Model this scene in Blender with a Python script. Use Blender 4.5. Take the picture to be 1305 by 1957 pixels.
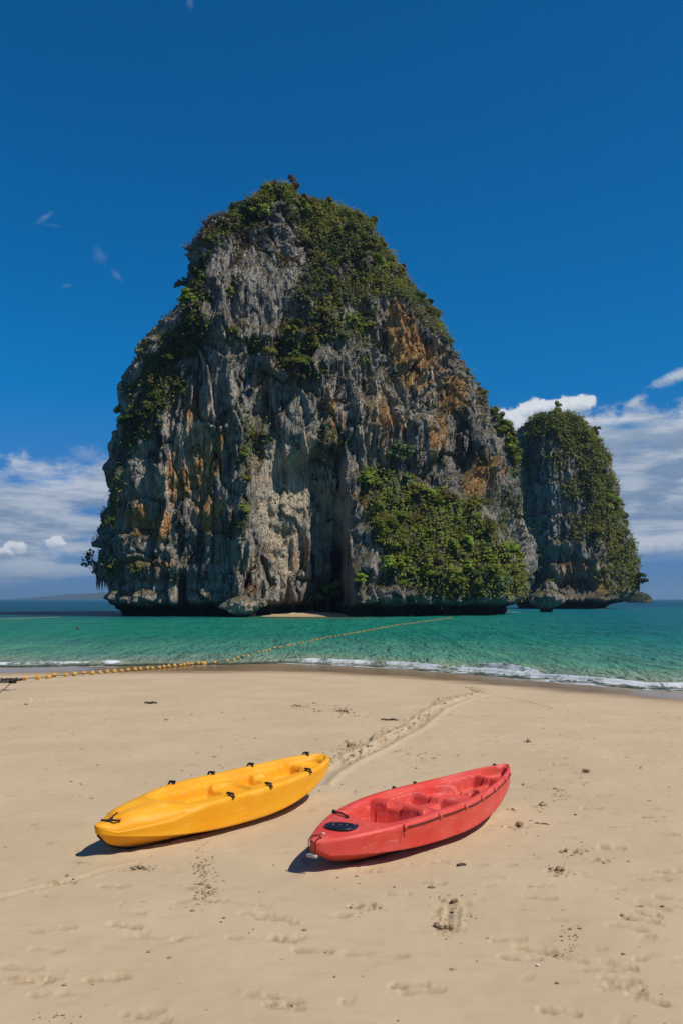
import bpy, math, random
import numpy as np
from mathutils import Vector

for o in list(bpy.data.objects):
    bpy.data.objects.remove(o)
S = bpy.context.scene
COL = S.collection
rng = np.random.RandomState(11)
random.seed(5)

# ------------------------------------------------------------------ camera
FPX, CAM_H = 1800.0, 2.296
TH = math.atan(166.5 / FPX)
CT, ST = math.cos(TH), math.sin(TH)
cam = bpy.data.cameras.new('camera')
cam.sensor_fit = 'VERTICAL'
cam.sensor_height = 36.0
cam.lens = FPX * 36.0 / 1957.0
cam.clip_start = 0.1
cam.clip_end = 60000
camo = bpy.data.objects.new('camera', cam)
COL.objects.link(camo)
camo.location = (0, 0, CAM_H)
camo.rotation_euler = (math.pi / 2 + TH, 0, 0)
S.camera = camo

# ------------------------------------------------------------------ node helpers
def setin(nt, sock, v):
    if isinstance(v, bpy.types.NodeSocket):
        nt.links.new(v, sock)
    elif v is not None:
        if hasattr(sock, 'default_value'):
            dv = sock.default_value
            if hasattr(dv, '__len__') and not hasattr(v, '__len__'):
                v = [v] * len(dv)
            if hasattr(dv, '__len__') and len(dv) == 4 and len(v) == 3:
                v = (*v, 1)
            sock.default_value = v

def nd(nt, typ, ins=None, out=0, **at):
    n = nt.nodes.new(typ)
    for k, v in at.items():
        setattr(n, k, v)
    for k, v in (ins or {}).items():
        setin(nt, n.inputs[k], v)
    return n.outputs[out] if out is not None else n

def mth(nt, op, a, b=None, c=None, clamp=False):
    n = nt.nodes.new('ShaderNodeMath')
    n.operation = op
    n.use_clamp = clamp
    for i, v in enumerate((a, b, c)):
        if v is not None:
            setin(nt, n.inputs[i], v)
    return n.outputs[0]

def vmul(nt, v, s):
    return nd(nt, 'ShaderNodeVectorMath', {0: v, 1: s}, operation='MULTIPLY')

def vdot(nt, v, s):
    return nd(nt, 'ShaderNodeVectorMath', {0: v, 1: s}, out='Value', operation='DOT_PRODUCT')

def mixc(nt, f, a, b, mode='MIX'):
    return nd(nt, 'ShaderNodeMixRGB', {0: f, 1: a, 2: b}, blend_type=mode)

def ramp(nt, v, a, b, lo=0.0, hi=1.0, smooth=True):
    n = nt.nodes.new('ShaderNodeMapRange')
    n.interpolation_type = 'SMOOTHSTEP' if smooth else 'LINEAR'
    n.clamp = True
    for i, x in enumerate((v, a, b, lo, hi)):
        setin(nt, n.inputs[i], x)
    return n.outputs[0]

def noise(nt, vec, scale=1.0, detail=4.0, rough=0.55, dist=0.0, out=0):
    return nd(nt, 'ShaderNodeTexNoise', {'Vector': vec, 'Scale': scale, 'Detail': detail,
                                         'Roughness': rough, 'Distortion': dist}, out=out)

def new_mat(name):
    m = bpy.data.materials.new(name)
    m.use_nodes = True
    nt = m.node_tree
    nt.nodes.clear()
    return m, nt, nt.nodes.new('ShaderNodeOutputMaterial')

# ------------------------------------------------------------------ photo geometry
def ray(px, py):
    u = (px - 652.5) / FPX
    v = -(py - 978.5) / FPX
    return np.array([u, CT - v * ST, ST + v * CT])

def at_depth(px, py, y):
    d = ray(px, py)
    t = y / d[1]
    return np.array([d[0] * t, y, CAM_H + d[2] * t])

def at_z(px, py, z=0.0):
    d = ray(px, py)
    t = (z - CAM_H) / d[2]
    return np.array([d[0] * t, d[1] * t, z])

def topx(x, y, z):
    zz = z - CAM_H
    d = y * CT + zz * ST
    u = -y * ST + zz * CT
    d = np.where(d > 0.01, d, 0.01)
    return 652.5 + FPX * x / d, 978.5 - FPX * u / d

# ------------------------------------------------------------------ world and sun
SUN_EL, SUN_AZ = math.radians(53), math.radians(117)       # azimuth clockwise from +y (view direction)
SUN_DIR = Vector((math.sin(SUN_AZ) * math.cos(SUN_EL), math.cos(SUN_AZ) * math.cos(SUN_EL), math.sin(SUN_EL)))
SKY_STRENGTH = 0.10
w = bpy.data.worlds.new('World')
S.world = w
w.use_nodes = True
nt = w.node_tree
nt.nodes.clear()
wout = nt.nodes.new('ShaderNodeOutputWorld')
sky = nt.nodes.new('ShaderNodeTexSky')
sky.sky_type = 'NISHITA'
sky.sun_disc = False
sky.sun_elevation = SUN_EL
sky.sun_rotation = SUN_AZ
sky.air_density = 1.0
sky.dust_density = 0.0
sky.ozone_density = 9.0
g = nd(nt, 'ShaderNodeGamma', {0: sky.outputs[0], 1: 1.0})
skyc = nd(nt, 'ShaderNodeHueSaturation', {'Hue': 0.498, 'Saturation': 1.36, 'Value': 0.90, 'Color': g})
V = nd(nt, 'ShaderNodeTexCoord', out='Generated')
sep = nd(nt, 'ShaderNodeSeparateXYZ', {0: V}, out=None)
X, Z = sep.outputs[0], sep.outputs[2]
skyc = mixc(nt, ramp(nt, Z, 0.26, 0.0), skyc, mixc(nt, 1.0, skyc, (0.15, 0.36, 0.78), 'MULTIPLY'))   # blue sea air low down, all round
n_st = noise(nt, vmul(nt, V, (4.5, 4.5, 26)), 1.0, 7, 0.58, 0.3)
n_st2 = noise(nt, vmul(nt, V, (9, 9, 50)), 1.3, 6, 0.6, 0.2)
n_bl = noise(nt, vmul(nt, V, (16, 16, 26)), 1.6, 7, 0.62)
n_fine = noise(nt, vmul(nt, V, (60, 60, 80)), 1.2, 6, 0.65)
T = mth(nt, 'MULTIPLY_ADD', X, 0.085, 0.172)
Lb = mth(nt, 'MULTIPLY_ADD', X, 0.05, 0.034)
tz = mth(nt, 'SUBTRACT', T, Z)
wob = mth(nt, 'MULTIPLY_ADD', n_bl, 0.075, -0.0375)
wob = mth(nt, 'ADD', wob, mth(nt, 'MULTIPLY_ADD', n_fine, 0.016, -0.008))
tzw = mth(nt, 'ADD', tz, wob)
topm = ramp(nt, tzw, -0.003, 0.016)
lz = mth(nt, 'ADD', mth(nt, 'SUBTRACT', Z, Lb), mth(nt, 'MULTIPLY_ADD', n_st, 0.035, -0.0175))
lowm = ramp(nt, lz, -0.012, 0.010)
dens = ramp(nt, mth(nt, 'ADD', mth(nt, 'MULTIPLY', n_st, 0.75), mth(nt, 'MULTIPLY', n_bl, 0.30)), 0.36, 0.52)
cover = mth(nt, 'MULTIPLY', mth(nt, 'MULTIPLY', topm, lowm), dens)
edge = ramp(nt, tzw, 0.055, 0.0)
lit = mth(nt, 'ADD', mth(nt, 'MULTIPLY', ramp(nt, n_st2, 0.40, 0.64), 0.55), mth(nt, 'MULTIPLY', edge, 0.55))
lit = mth(nt, 'ADD', lit, mth(nt, 'MULTIPLY', mth(nt, 'SUBTRACT', n_bl, 0.5), 0.5), clamp=True)
K = 1.0 / SKY_STRENGTH
ccol = mixc(nt, lit, (0.20 * K, 0.28 * K, 0.40 * K), (0.66 * K, 0.70 * K, 0.75 * K))
final = mixc(nt, mth(nt, 'MULTIPLY', cover, 0.90), skyc, ccol)

def puff(px, py, rx, ry, amp, soft, colr, rot=0.0, nz=None, nk=0.9):
    """a small cloud at one direction of the sky"""
    global final
    d0 = Vector(ray(px, py)).normalized()
    ex = Vector((0, 0, 1)).cross(d0)
    ex = -ex.normalized()
    ez = ex.cross(d0).normalized()
    if ez.z < 0:
        ez = -ez
    c, s = math.cos(rot), math.sin(rot)
    a, b = ex * c + ez * s, ez * c - ex * s
    k = 1800.0
    da = mth(nt, 'MULTIPLY', mth(nt, 'SUBTRACT', vdot(nt, V, a), a.dot(d0)), k / rx)
    db = mth(nt, 'MULTIPLY', mth(nt, 'SUBTRACT', vdot(nt, V, b), b.dot(d0)), k / ry)
    front = ramp(nt, vdot(nt, V, d0), 0.9, 0.95)
    r = mth(nt, 'SQRT', mth(nt, 'ADD', mth(nt, 'MULTIPLY', da, da), mth(nt, 'MULTIPLY', db, db)))
    f = mth(nt, 'ADD', mth(nt, 'SUBTRACT', 1.0, r), mth(nt, 'MULTIPLY', mth(nt, 'SUBTRACT', nz or n_fine, 0.5), nk * 2))
    m = mth(nt, 'MULTIPLY', mth(nt, 'MULTIPLY', ramp(nt, f, 0.0, soft), amp), front)
    sh = ramp(nt, mth(nt, 'ADD', db, mth(nt, 'MULTIPLY', mth(nt, 'SUBTRACT', n_fine, 0.5), 2.5)), -1.0, 0.3)
    cc = mixc(nt, sh, tuple(x * K for x in (0.30, 0.38, 0.50)), tuple(x * K for x in colr))
    final = mixc(nt, m, final, cc)

WH = (0.70, 0.74, 0.79)
n_w = noise(nt, vmul(nt, V, (70, 70, 90)), 1.5, 9, 0.75, 1.2)
for p in ((985, 800, 48, 26), (1020, 782, 34, 22), (1050, 780, 36, 20), (1085, 774, 36, 19), (1115, 770, 26, 17)):
    puff(*p, 0.95, 0.35, WH, 0, None, 0.75)
puff(30, 1046, 22, 15, 0.95, 0.35, WH, 0, None, 0.8)
puff(2, 1055, 26, 9, 0.9, 0.35, WH, 0, None, 0.8)
puff(105, 1036, 20, 13, 0.95, 0.3, WH, 0, None, 0.8)
puff(165, 868, 40, 24, 0.35, 0.9, (0.36, 0.45, 0.6), 0, n_w, 0.8)
puff(60, 1090, 190, 17, 0.75, 0.5, (0.42, 0.50, 0.60), 0, n_st2, 0.6)
puff(1300, 716, 70, 15, 0.85, 0.8, (0.50, 0.58, 0.68), 0.33, n_w, 0.7)
puff(1250, 1040, 140, 22, 0.85, 0.5, (0.55, 0.60, 0.66), 0.08, n_st2, 0.6)
puff(86, 416, 24, 7, 0.27, 1.3, (0.40, 0.47, 0.62), 0.7, n_w, 1.0)
puff(102, 431, 20, 4, 0.12, 1.3, (0.40, 0.47, 0.62), 0.0, n_w, 1.0)
puff(191, 488, 16, 22, 0.165, 1.3, (0.36, 0.42, 0.58), 0.5, n_w, 0.8)
puff(224, 526, 8, 20, 0.18, 1.3, (0.36, 0.42, 0.58), 0.75, n_w, 0.8)
puff(128, 546, 14, 5, 0.14, 0.8, (0.36, 0.42, 0.58), 0.2, n_w, 0.8)
puff(364, 5, 8, 14, 0.14, 0.8, (0.36, 0.42, 0.58), 0.2, n_w, 0.8)
bg = nd(nt, 'ShaderNodeBackground', {0: final, 1: SKY_STRENGTH})
nt.links.new(bg, wout.inputs[0])

sl = bpy.data.lights.new('sun', 'SUN')
sl.energy = 4.4
sl.angle = math.radians(0.53)
sl.color = (1.0, 0.945, 0.86)
so = bpy.data.objects.new('sun', sl)
COL.objects.link(so)
so.rotation_euler = (-SUN_DIR).to_track_quat('-Z', 'Y').to_euler()
S.view_settings.view_transform = 'Standard'
S.view_settings.look = 'None'
S.view_settings.exposure = 0.0
S.view_settings.gamma = 1.0
S.view_settings.use_curve_mapping = False
S.render.engine = 'CYCLES'
S.cycles.max_bounces = 6
S.cycles.diffuse_bounces = 3
S.cycles.glossy_bounces = 3
S.cycles.transparent_max_bounces = 8
S.cycles.caustics_reflective = False
S.cycles.caustics_refractive = False

# ------------------------------------------------------------------ numpy noise
_r = np.random.RandomState(7)
PERM = np.tile(_r.permutation(256), 3)
GRAD = _r.normal(size=(256, 3))
GRAD /= np.linalg.norm(GRAD, axis=1)[:, None]

def perlin(x, y, z=0.0):
    x, y, z = np.broadcast_arrays(np.asarray(x, float), np.asarray(y, float), np.asarray(z, float))
    xi, yi, zi = np.floor(x), np.floor(y), np.floor(z)
    fx, fy, fz = x - xi, y - yi, z - zi
    xi, yi, zi = xi.astype(int) & 255, yi.astype(int) & 255, zi.astype(int) & 255
    u, v, t = (f * f * f * (f * (f * 6 - 15) + 10) for f in (fx, fy, fz))
    out = 0
    for i in (0, 1):
        for j in (0, 1):
            for k in (0, 1):
                h = PERM[PERM[PERM[xi + i] + yi + j] + zi + k]
                gq = GRAD[h]
                val = gq[..., 0] * (fx - i) + gq[..., 1] * (fy - j) + gq[..., 2] * (fz - k)
                out = out + val * (u if i else 1 - u) * (v if j else 1 - v) * (t if k else 1 - t)
    return out * 1.6

def fbm(x, y, z=0.0, octv=4, gain=0.5):
    a, s, o = 1.0, 0, 0
    for i in range(octv):
        k = 2.0 ** i
        o = o + a * perlin(x * k + 13.1 * i, y * k + 7.7 * i, z * k + 3.3 * i)
        a *= gain
    return o

def facets(u, v, w_, seed):
    """random planar blocks: per-cell offset with a tilt, and distance to the nearest joint"""
    ui, vi, wi = np.floor(u), np.floor(v), np.floor(w_)
    f1 = np.full(u.shape, 9.0); f2 = np.full(u.shape, 9.0); off = np.zeros(u.shape)
    for i in (-1, 0, 1):
        for j in (-1, 0, 1):
            for k in (-1, 0, 1):
                a, b, c = ui + i, vi + j, wi + k
                h = PERM[PERM[PERM[(a.astype(int) + seed) & 255] + (b.astype(int) & 255)] + (c.astype(int) & 255)]
                h2 = PERM[h + 31]; h3 = PERM[h2 + 17]; h4 = PERM[h3 + 5]
                du, dv, dw = a + h / 256 - u, b + h2 / 256 - v, c + h3 / 256 - w_
                d = du * du + dv * dv + dw * dw
                o = (h4 / 256 - 0.5) + du * (h2 / 128 - 1) * 0.55 + dv * (h3 / 128 - 1) * 0.55
                near = d < f1
                f2 = np.where(near, f1, np.minimum(f2, d))
                off = np.where(near, o, off)
                f1 = np.where(near, d, f1)
    return off, np.sqrt(f2) - np.sqrt(f1)

def sstep(a, b, x):
    t = np.clip((x - a) / (b - a), 0, 1)
    return t * t * (3 - 2 * t)

def in_poly(px, py, poly):
    inside = np.zeros(np.shape(px), bool)
    n = len(poly)
    for i in range(n):
        x1, y1 = poly[i]
        x2, y2 = poly[(i + 1) % n]
        if y1 == y2:
            continue
        c = ((y1 > py) != (y2 > py)) & (px < (x2 - x1) * (py - y1) / (y2 - y1) + x1)
        inside ^= c
    return inside

# ------------------------------------------------------------------ mesh helpers
def mesh_np(name, verts, faces, mat=None, smooth=True, attrs=None):
    """verts (n,3); faces (m,k) int array or a list of such arrays"""
    me = bpy.data.meshes.new(name)
    fl = faces if isinstance(faces, list) else [faces]
    fl = [np.asarray(f) for f in fl if len(f)]
    nv = len(verts)
    me.vertices.add(nv)
    me.vertices.foreach_set('co', np.asarray(verts, np.float32).ravel())
    loops = np.concatenate([f.ravel() for f in fl]).astype(np.int32)
    cnt = np.concatenate([np.full(len(f), f.shape[1]) for f in fl]).astype(np.int32)
    st = np.concatenate([[0], np.cumsum(cnt)[:-1]]).astype(np.int32)
    me.loops.add(len(loops))
    me.loops.foreach_set('vertex_index', loops)
    me.polygons.add(len(cnt))
    me.polygons.foreach_set('loop_start', st)
    me.polygons.foreach_set('use_smooth', np.full(len(cnt), smooth))
    for k, v in (attrs or {}).items():
        v = np.asarray(v, np.float32)
        if v.ndim == 2:
            if v.shape[1] == 3:
                v = np.c_[v, np.ones(len(v), np.float32)]
            a = me.attributes.new(k, 'FLOAT_COLOR', 'POINT')
            a.data.foreach_set('color', v.astype(np.float32).ravel())
        else:
            a = me.attributes.new(k, 'FLOAT', 'POINT')
            a.data.foreach_set('value', v)
    me.update(calc_edges=True)
    me.validate()
    if mat:
        me.materials.append(mat)
    return me

def link(name, me, parent=None, loc=None):
    o = bpy.data.objects.new(name, me)
    COL.objects.link(o)
    if parent is not None:
        o.parent = parent
    if loc is not None:
        o.location = loc
    return o

def tag(o, label, cat, group=None, kind=None):
    o['label'] = label
    o['category'] = cat
    if group:
        o['group'] = group
    if kind:
        o['kind'] = kind
    return o

def grid_faces(r, c, closed=False):
    i = np.arange(r - 1)[:, None]
    j = np.arange(c if closed else c - 1)[None]
    a = i * c + j
    b = i * c + (j + 1) % c
    return np.stack([a, b, b + c, a + c], -1).reshape(-1, 4)

class MB:
    def __init__(s):
        s.v, s.f = [], []
    def add(s, v, f):
        o = len(s.v)
        s.v += [tuple(p) for p in v]
        s.f += [tuple(i + o for i in q) for q in f]
    def tube(s, pts, r, n=6, cap=True):
        P = [Vector(p) for p in pts]
        rs = r if hasattr(r, '__len__') else [r] * len(P)
        vs, fs = [], []
        up = Vector((0.13, 0.21, 0.97))
        for i, p in enumerate(P):
            d = (P[min(i + 1, len(P) - 1)] - P[max(i - 1, 0)]).normalized()
            a = d.cross(up)
            if a.length < 1e-3:
                a = d.cross(Vector((1, 0, 0)))
            a.normalize()
            b = d.cross(a)
            for k in range(n):
                t = 2 * math.pi * k / n
                vs.append(p + (a * math.cos(t) + b * math.sin(t)) * rs[i])
        for i in range(len(P) - 1):
            for k in range(n):
                k2 = (k + 1) % n
                fs.append((i * n + k, i * n + k2, (i + 1) * n + k2, (i + 1) * n + k))
        if cap:
            fs.append(tuple(range(n))[::-1])
            fs.append(tuple((len(P) - 1) * n + k for k in range(n)))
        s.add(vs, fs)
    def box(s, c, sx, sy, sz, ax=None, ay=None, az=None):
        c = Vector(c)
        ax = Vector(ax or (1, 0, 0)); ay = Vector(ay or (0, 1, 0)); az = Vector(az or (0, 0, 1))
        vs = [c + ax * (sx * i / 2) + ay * (sy * j / 2) + az * (sz * k / 2) for k in (-1, 1) for j in (-1, 1) for i in (-1, 1)]
        s.add(vs, [(0, 2, 3, 1), (4, 5, 7, 6), (0, 1, 5, 4), (2, 6, 7, 3), (0, 4, 6, 2), (1, 3, 7, 5)])
    def lathe(s, prof, n=14, origin=(0, 0, 0), axis=(0, 0, 1)):
        ax = Vector(axis).normalized()
        a = ax.cross(Vector((0.3, 0.9, 0.2))).normalized()
        b = ax.cross(a)
        o = Vector(origin)
        vs, fs = [], []
        for (r, h) in prof:
            for k in range(n):
                t = 2 * math.pi * k / n
                vs.append(o + ax * h + (a * math.cos(t) + b * math.sin(t)) * r)
        for i in range(len(prof) - 1):
            for k in range(n):
                k2 = (k + 1) % n
                fs.append((i * n + k, i * n + k2, (i + 1) * n + k2, (i + 1) * n + k))
        fs.append(tuple(range(n))[::-1])
        fs.append(tuple((len(prof) - 1) * n + k for k in range(n)))
        s.add(vs, fs)
    def mesh(s, name, mat, smooth=True):
        me = bpy.data.meshes.new(name)
        me.from_pydata([tuple(v) for v in s.v], [], s.f)
        me.update()
        if smooth:
            me.polygons.foreach_set('use_smooth', np.full(len(me.polygons), True))
        me.materials.append(mat)
        return me
    def build(s, name, mat, parent=None, smooth=True, loc=None):
        return link(name, s.mesh(name, mat, smooth), parent, loc)

# ------------------------------------------------------------------ materials
def simple_mat(name, col, rough=0.6, vary=0.15, scale=30.0, spec=0.4, bump=0.0):
    m, nt, out = new_mat(name)
    tc = nd(nt, 'ShaderNodeTexCoord', out='Object')
    n = noise(nt, tc, scale, 5, 0.6)
    c = mixc(nt, n, tuple(x * (1 - vary) for x in col), tuple(min(1, x * (1 + vary)) for x in col))
    ins = {'Base Color': c, 'Roughness': rough, 'Specular IOR Level': spec}
    if bump:
        ins['Normal'] = nd(nt, 'ShaderNodeBump', {'Strength': bump, 'Distance': 0.01, 'Height': n})
    b = nd(nt, 'ShaderNodeBsdfPrincipled', ins)
    nt.links.new(b, out.inputs[0])
    return m

def sand_material():
    m, nt, out = new_mat('sand')
    tc = nd(nt, 'ShaderNodeTexCoord', out='Object')
    wet = nd(nt, 'ShaderNodeAttribute', attribute_name='wet', out='Fac')
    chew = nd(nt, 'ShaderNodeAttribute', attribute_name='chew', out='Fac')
    big = noise(nt, tc, 0.55, 5, 0.6)
    mid = noise(nt, vmul(nt, tc, (3.0, 7.0, 1)), 1.0, 6, 0.65)
    grain = noise(nt, tc, 420, 3, 0.7)
    speck = noise(nt, tc, 95, 4, 0.75)
    c = mixc(nt, ramp(nt, big, 0.3, 0.7), (0.505, 0.378, 0.228), (0.565, 0.428, 0.265))
    c = mixc(nt, mth(nt, 'MULTIPLY', ramp(nt, mid, 0.5, 0.72), 0.35), c, (0.415, 0.290, 0.160))
    c = mixc(nt, ramp(nt, grain, 0.25, 0.75, 0.0, 0.26), c, (0.30, 0.20, 0.105))
    c = mixc(nt, ramp(nt, speck, 0.66, 0.8, 0.0, 0.45), c, (0.22, 0.145, 0.075))
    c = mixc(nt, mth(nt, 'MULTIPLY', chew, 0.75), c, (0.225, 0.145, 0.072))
    c = mixc(nt, wet, c, (0.255, 0.165, 0.085))
    film = mth(nt, 'POWER', wet, 7.0)
    rough = mth(nt, 'SUBTRACT', mth(nt, 'MULTIPLY_ADD', wet, -0.42, 0.95), mth(nt, 'MULTIPLY', film, 0.33), clamp=True)
    h = mth(nt, 'ADD', mth(nt, 'MULTIPLY', grain, 0.35), mth(nt, 'MULTIPLY', speck, 0.6))
    h = mth(nt, 'ADD', h, mth(nt, 'MULTIPLY', mid, 0.8))
    bs = mth(nt, 'MULTIPLY_ADD', wet, -0.45, 0.5)
    bmp = nd(nt, 'ShaderNodeBump', {'Strength': bs, 'Distance': 0.006, 'Height': h})
    b = nd(nt, 'ShaderNodeBsdfPrincipled', {'Base Color': c, 'Roughness': rough, 'Specular IOR Level': mth(nt, 'ADD', mth(nt, 'MULTIPLY_ADD', wet, -0.16, 0.25), mth(nt, 'MULTIPLY', film, 0.12)), 'Normal': bmp})
    nt.links.new(b, out.inputs[0])
    return m

def water_material():
    m, nt, out = new_mat('sea_water')
    tc = nd(nt, 'ShaderNodeTexCoord', out='Object')
    tint = nd(nt, 'ShaderNodeAttribute', attribute_name='tint', out='Color')
    foam = nd(nt, 'ShaderNodeAttribute', attribute_name='foam', out='Fac')
    dep = nd(nt, 'ShaderNodeAttribute', attribute_name='depth', out='Fac')
    far = nd(nt, 'ShaderNodeAttribute', attribute_name='far', out='Fac')
    patch = noise(nt, vmul(nt, tc, (0.05, 0.16, 1)), 1.0, 5, 0.6, 0.5)
    c = mixc(nt, ramp(nt, patch, 0.32, 0.7), mixc(nt, 1.0, tint, (0.72, 0.80, 0.92), 'MULTIPLY'), tint)
    rip = noise(nt, vmul(nt, tc, (1.1, 2.6, 1)), 1.0, 5, 0.6, 0.4)
    c = mixc(nt, ramp(nt, rip, 0.52, 0.74, 0.0, 0.42), c, mixc(nt, 1.0, c, (0.45, 0.58, 0.72), 'MULTIPLY'))  # ripple shading painted into the water colour
    rf = noise(nt, vmul(nt, tc, (0.42, 0.085, 1)), 1.0, 6, 0.72, 0.2)
    rn = noise(nt, vmul(nt, tc, (0.9, 0.42, 1)), 1.0, 6, 0.72, 0.3)
    rl = mth(nt, 'ADD', mth(nt, 'MULTIPLY', rf, 0.55), mth(nt, 'MULTIPLY', rn, 0.45))
    c = mixc(nt, ramp(nt, rl, 0.40, 0.60, 0.42, 0.0), c, mixc(nt, 1.0, c, (0.42, 0.56, 0.75), 'MULTIPLY'))  # longer wave streaks, their shade likewise painted into the colour
    w1 = noise(nt, vmul(nt, tc, (1.0, 2.0, 1)), 1.0, 6, 0.65, 0.3)
    w2 = noise(nt, vmul(nt, tc, (0.16, 0.34, 1)), 1.0, 5, 0.65, 0.2)
    hgt = mth(nt, 'ADD', mth(nt, 'ADD', mth(nt, 'MULTIPLY', w1, 0.45), mth(nt, 'MULTIPLY', w2, 1.2)), mth(nt, 'MULTIPLY', rf, 2.6))
    bmp = nd(nt, 'ShaderNodeBump', {'Strength': 1.0, 'Distance': 1.0, 'Height': hgt})
    dif = nd(nt, 'ShaderNodeBsdfDiffuse', {'Color': c, 'Normal': bmp})
    glo = nd(nt, 'ShaderNodeBsdfGlossy', {'Color': (1, 1, 1, 1), 'Roughness': 0.14, 'Normal': bmp})
    fr = nd(nt, 'ShaderNodeLayerWeight', {'Blend': 0.35, 'Normal': bmp}, out='Facing')
    wat = nd(nt, 'ShaderNodeMixShader', {0: mth(nt, 'MULTIPLY_ADD', mth(nt, 'POWER', fr, 3.0), 0.34, 0.02), 1: dif, 2: glo})
    tr = nd(nt, 'ShaderNodeBsdfTransparent', {0: (0.95, 0.98, 0.97, 1)})
    a = ramp(nt, dep, 0.0, 0.20, 0.05, 1.0)
    s = nd(nt, 'ShaderNodeMixShader', {0: a, 1: tr, 2: wat})
    fn = noise(nt, vmul(nt, tc, (1.5, 2.4, 3)), 1.0, 8, 0.72, 0.9)
    fv = nd(nt, 'ShaderNodeTexVoronoi', {'Vector': nd(nt, 'ShaderNodeVectorMath', {0: tc, 1: vmul(nt, noise(nt, tc, 3.0, 3, out=1), (0.35, 0.35, 0))}, operation='ADD'),
                                         'Scale': 3.2}, feature='DISTANCE_TO_EDGE')
    lace = mth(nt, 'MULTIPLY', ramp(nt, fv, 0.16, 0.0), 0.28)
    fm = mth(nt, 'ADD', mth(nt, 'ADD', foam, mth(nt, 'MULTIPLY', mth(nt, 'SUBTRACT', fn, 0.5), 2.0)), lace)
    fm = mth(nt, 'MULTIPLY', ramp(nt, fm, 0.42, 1.0), ramp(nt, foam, 0.02, 0.2))
    fb = nd(nt, 'ShaderNodeBump', {'Strength': 0.7, 'Distance': 0.08, 'Height': fn})
    fo = nd(nt, 'ShaderNodeBsdfPrincipled', {'Base Color': (0.62, 0.64, 0.63, 1), 'Roughness': 0.8, 'Specular IOR Level': 0.2, 'Normal': fb})
    s = nd(nt, 'ShaderNodeMixShader', {0: fm, 1: s, 2: fo})
    nt.links.new(s, out.inputs[0])
    return m

def rock_material():
    m, nt, out = new_mat('limestone')
    tc = nd(nt, 'ShaderNodeTexCoord', out='Object')
    A = lambda k: nd(nt, 'ShaderNodeAttribute', attribute_name=k, out='Fac')
    ochre, pale, dark, veg = A('ochre'), A('pale'), A('dark'), A('veg')
    geo = nd(nt, 'ShaderNodeNewGeometry', out=None)
    nz = nd(nt, 'ShaderNodeSeparateXYZ', {0: geo.outputs['Normal']}, out=2)
    st = noise(nt, vmul(nt, tc, (0.75, 0.75, 0.075)), 1.0, 7, 0.62, 0.5)
    st2 = noise(nt, vmul(nt, tc, (2.2, 2.2, 0.20)), 1.0, 6, 0.65, 0.4)
    bl = noise(nt, tc, 0.22, 6, 0.62, 0.3)
    fi = noise(nt, vmul(nt, tc, (2.6, 2.6, 1.6)), 1.0, 7, 0.7)
    s = mth(nt, 'ADD', mth(nt, 'MULTIPLY', st, 0.42), mth(nt, 'MULTIPLY', st2, 0.30))
    s = mth(nt, 'ADD', s, mth(nt, 'MULTIPLY', bl, 0.28))
    c = mixc(nt, ramp(nt, s, 0.415, 0.515), (0.064, 0.059, 0.054), (0.36, 0.328, 0.280))
    c = mixc(nt, ramp(nt, s, 0.525, 0.62), c, (0.57, 0.495, 0.395))
    # warm stains following water runs
    om = mth(nt, 'ADD', ochre, mth(nt, 'MULTIPLY', mth(nt, 'SUBTRACT', st, 0.5), 1.9))
    om = mth(nt, 'ADD', om, mth(nt, 'MULTIPLY', mth(nt, 'SUBTRACT', fi, 0.5), 0.8))
    om = ramp(nt, om, 0.17, 0.46)
    oc = mixc(nt, ramp(nt, st2, 0.38, 0.62), (0.42, 0.155, 0.045), (0.66, 0.42, 0.165))
    c = mixc(nt, mth(nt, 'MULTIPLY', om, 0.92), c, oc)
    pm = mth(nt, 'ADD', pale, mth(nt, 'MULTIPLY', mth(nt, 'SUBTRACT', st2, 0.5), 1.2))
    pm = mth(nt, 'ADD', pm, mth(nt, 'MULTIPLY', mth(nt, 'SUBTRACT', bl, 0.5), 0.8))
    pm = ramp(nt, pm, 0.20, 0.58)
    pc = mixc(nt, ramp(nt, bl, 0.35, 0.65), (0.54, 0.455, 0.35), (0.68, 0.54, 0.37))
    c = mixc(nt, mth(nt, 'MULTIPLY', pm, 0.9), c, pc)
    c = mixc(nt, mth(nt, 'MULTIPLY', ramp(nt, fi, 0.58, 0.72), 0.32), c, (0.05, 0.05, 0.052))
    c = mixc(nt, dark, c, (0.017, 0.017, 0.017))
    up = mth(nt, 'MULTIPLY', ramp(nt, mth(nt, 'ADD', nz, mth(nt, 'MULTIPLY', mth(nt, 'SUBTRACT', fi, 0.5), 0.9)), 0.30, 0.62), mth(nt, 'SUBTRACT', 1.0, dark))
    grs = mixc(nt, ramp(nt, st2, 0.4, 0.6), (0.055, 0.062, 0.018), (0.135, 0.105, 0.035))
    c = mixc(nt, mth(nt, 'MULTIPLY', up, 0.7), c, grs)
    c = mixc(nt, mth(nt, 'MULTIPLY', veg, 0.8), c, (0.06, 0.07, 0.022))
    h = mth(nt, 'ADD', mth(nt, 'MULTIPLY', fi, 0.9), mth(nt, 'MULTIPLY', st2, 0.9))
    vo = nd(nt, 'ShaderNodeTexVoronoi', {'Vector': vmul(nt, tc, (1.5, 1.5, 0.45)), 'Scale': 1.0}, feature='DISTANCE_TO_EDGE')
    h = mth(nt, 'ADD', h, mth(nt, 'MULTIPLY', ramp(nt, vo, 0.0, 0.12), 0.5))
    bmp = nd(nt, 'ShaderNodeBump', {'Strength': 1.0, 'Distance': 0.55, 'Height': h})
    b = nd(nt, 'ShaderNodeBsdfPrincipled', {'Base Color': c, 'Roughness': 0.9, 'Specular IOR Level': 0.15, 'Normal': bmp})
    nt.links.new(b, out.inputs[0])
    return m

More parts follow.
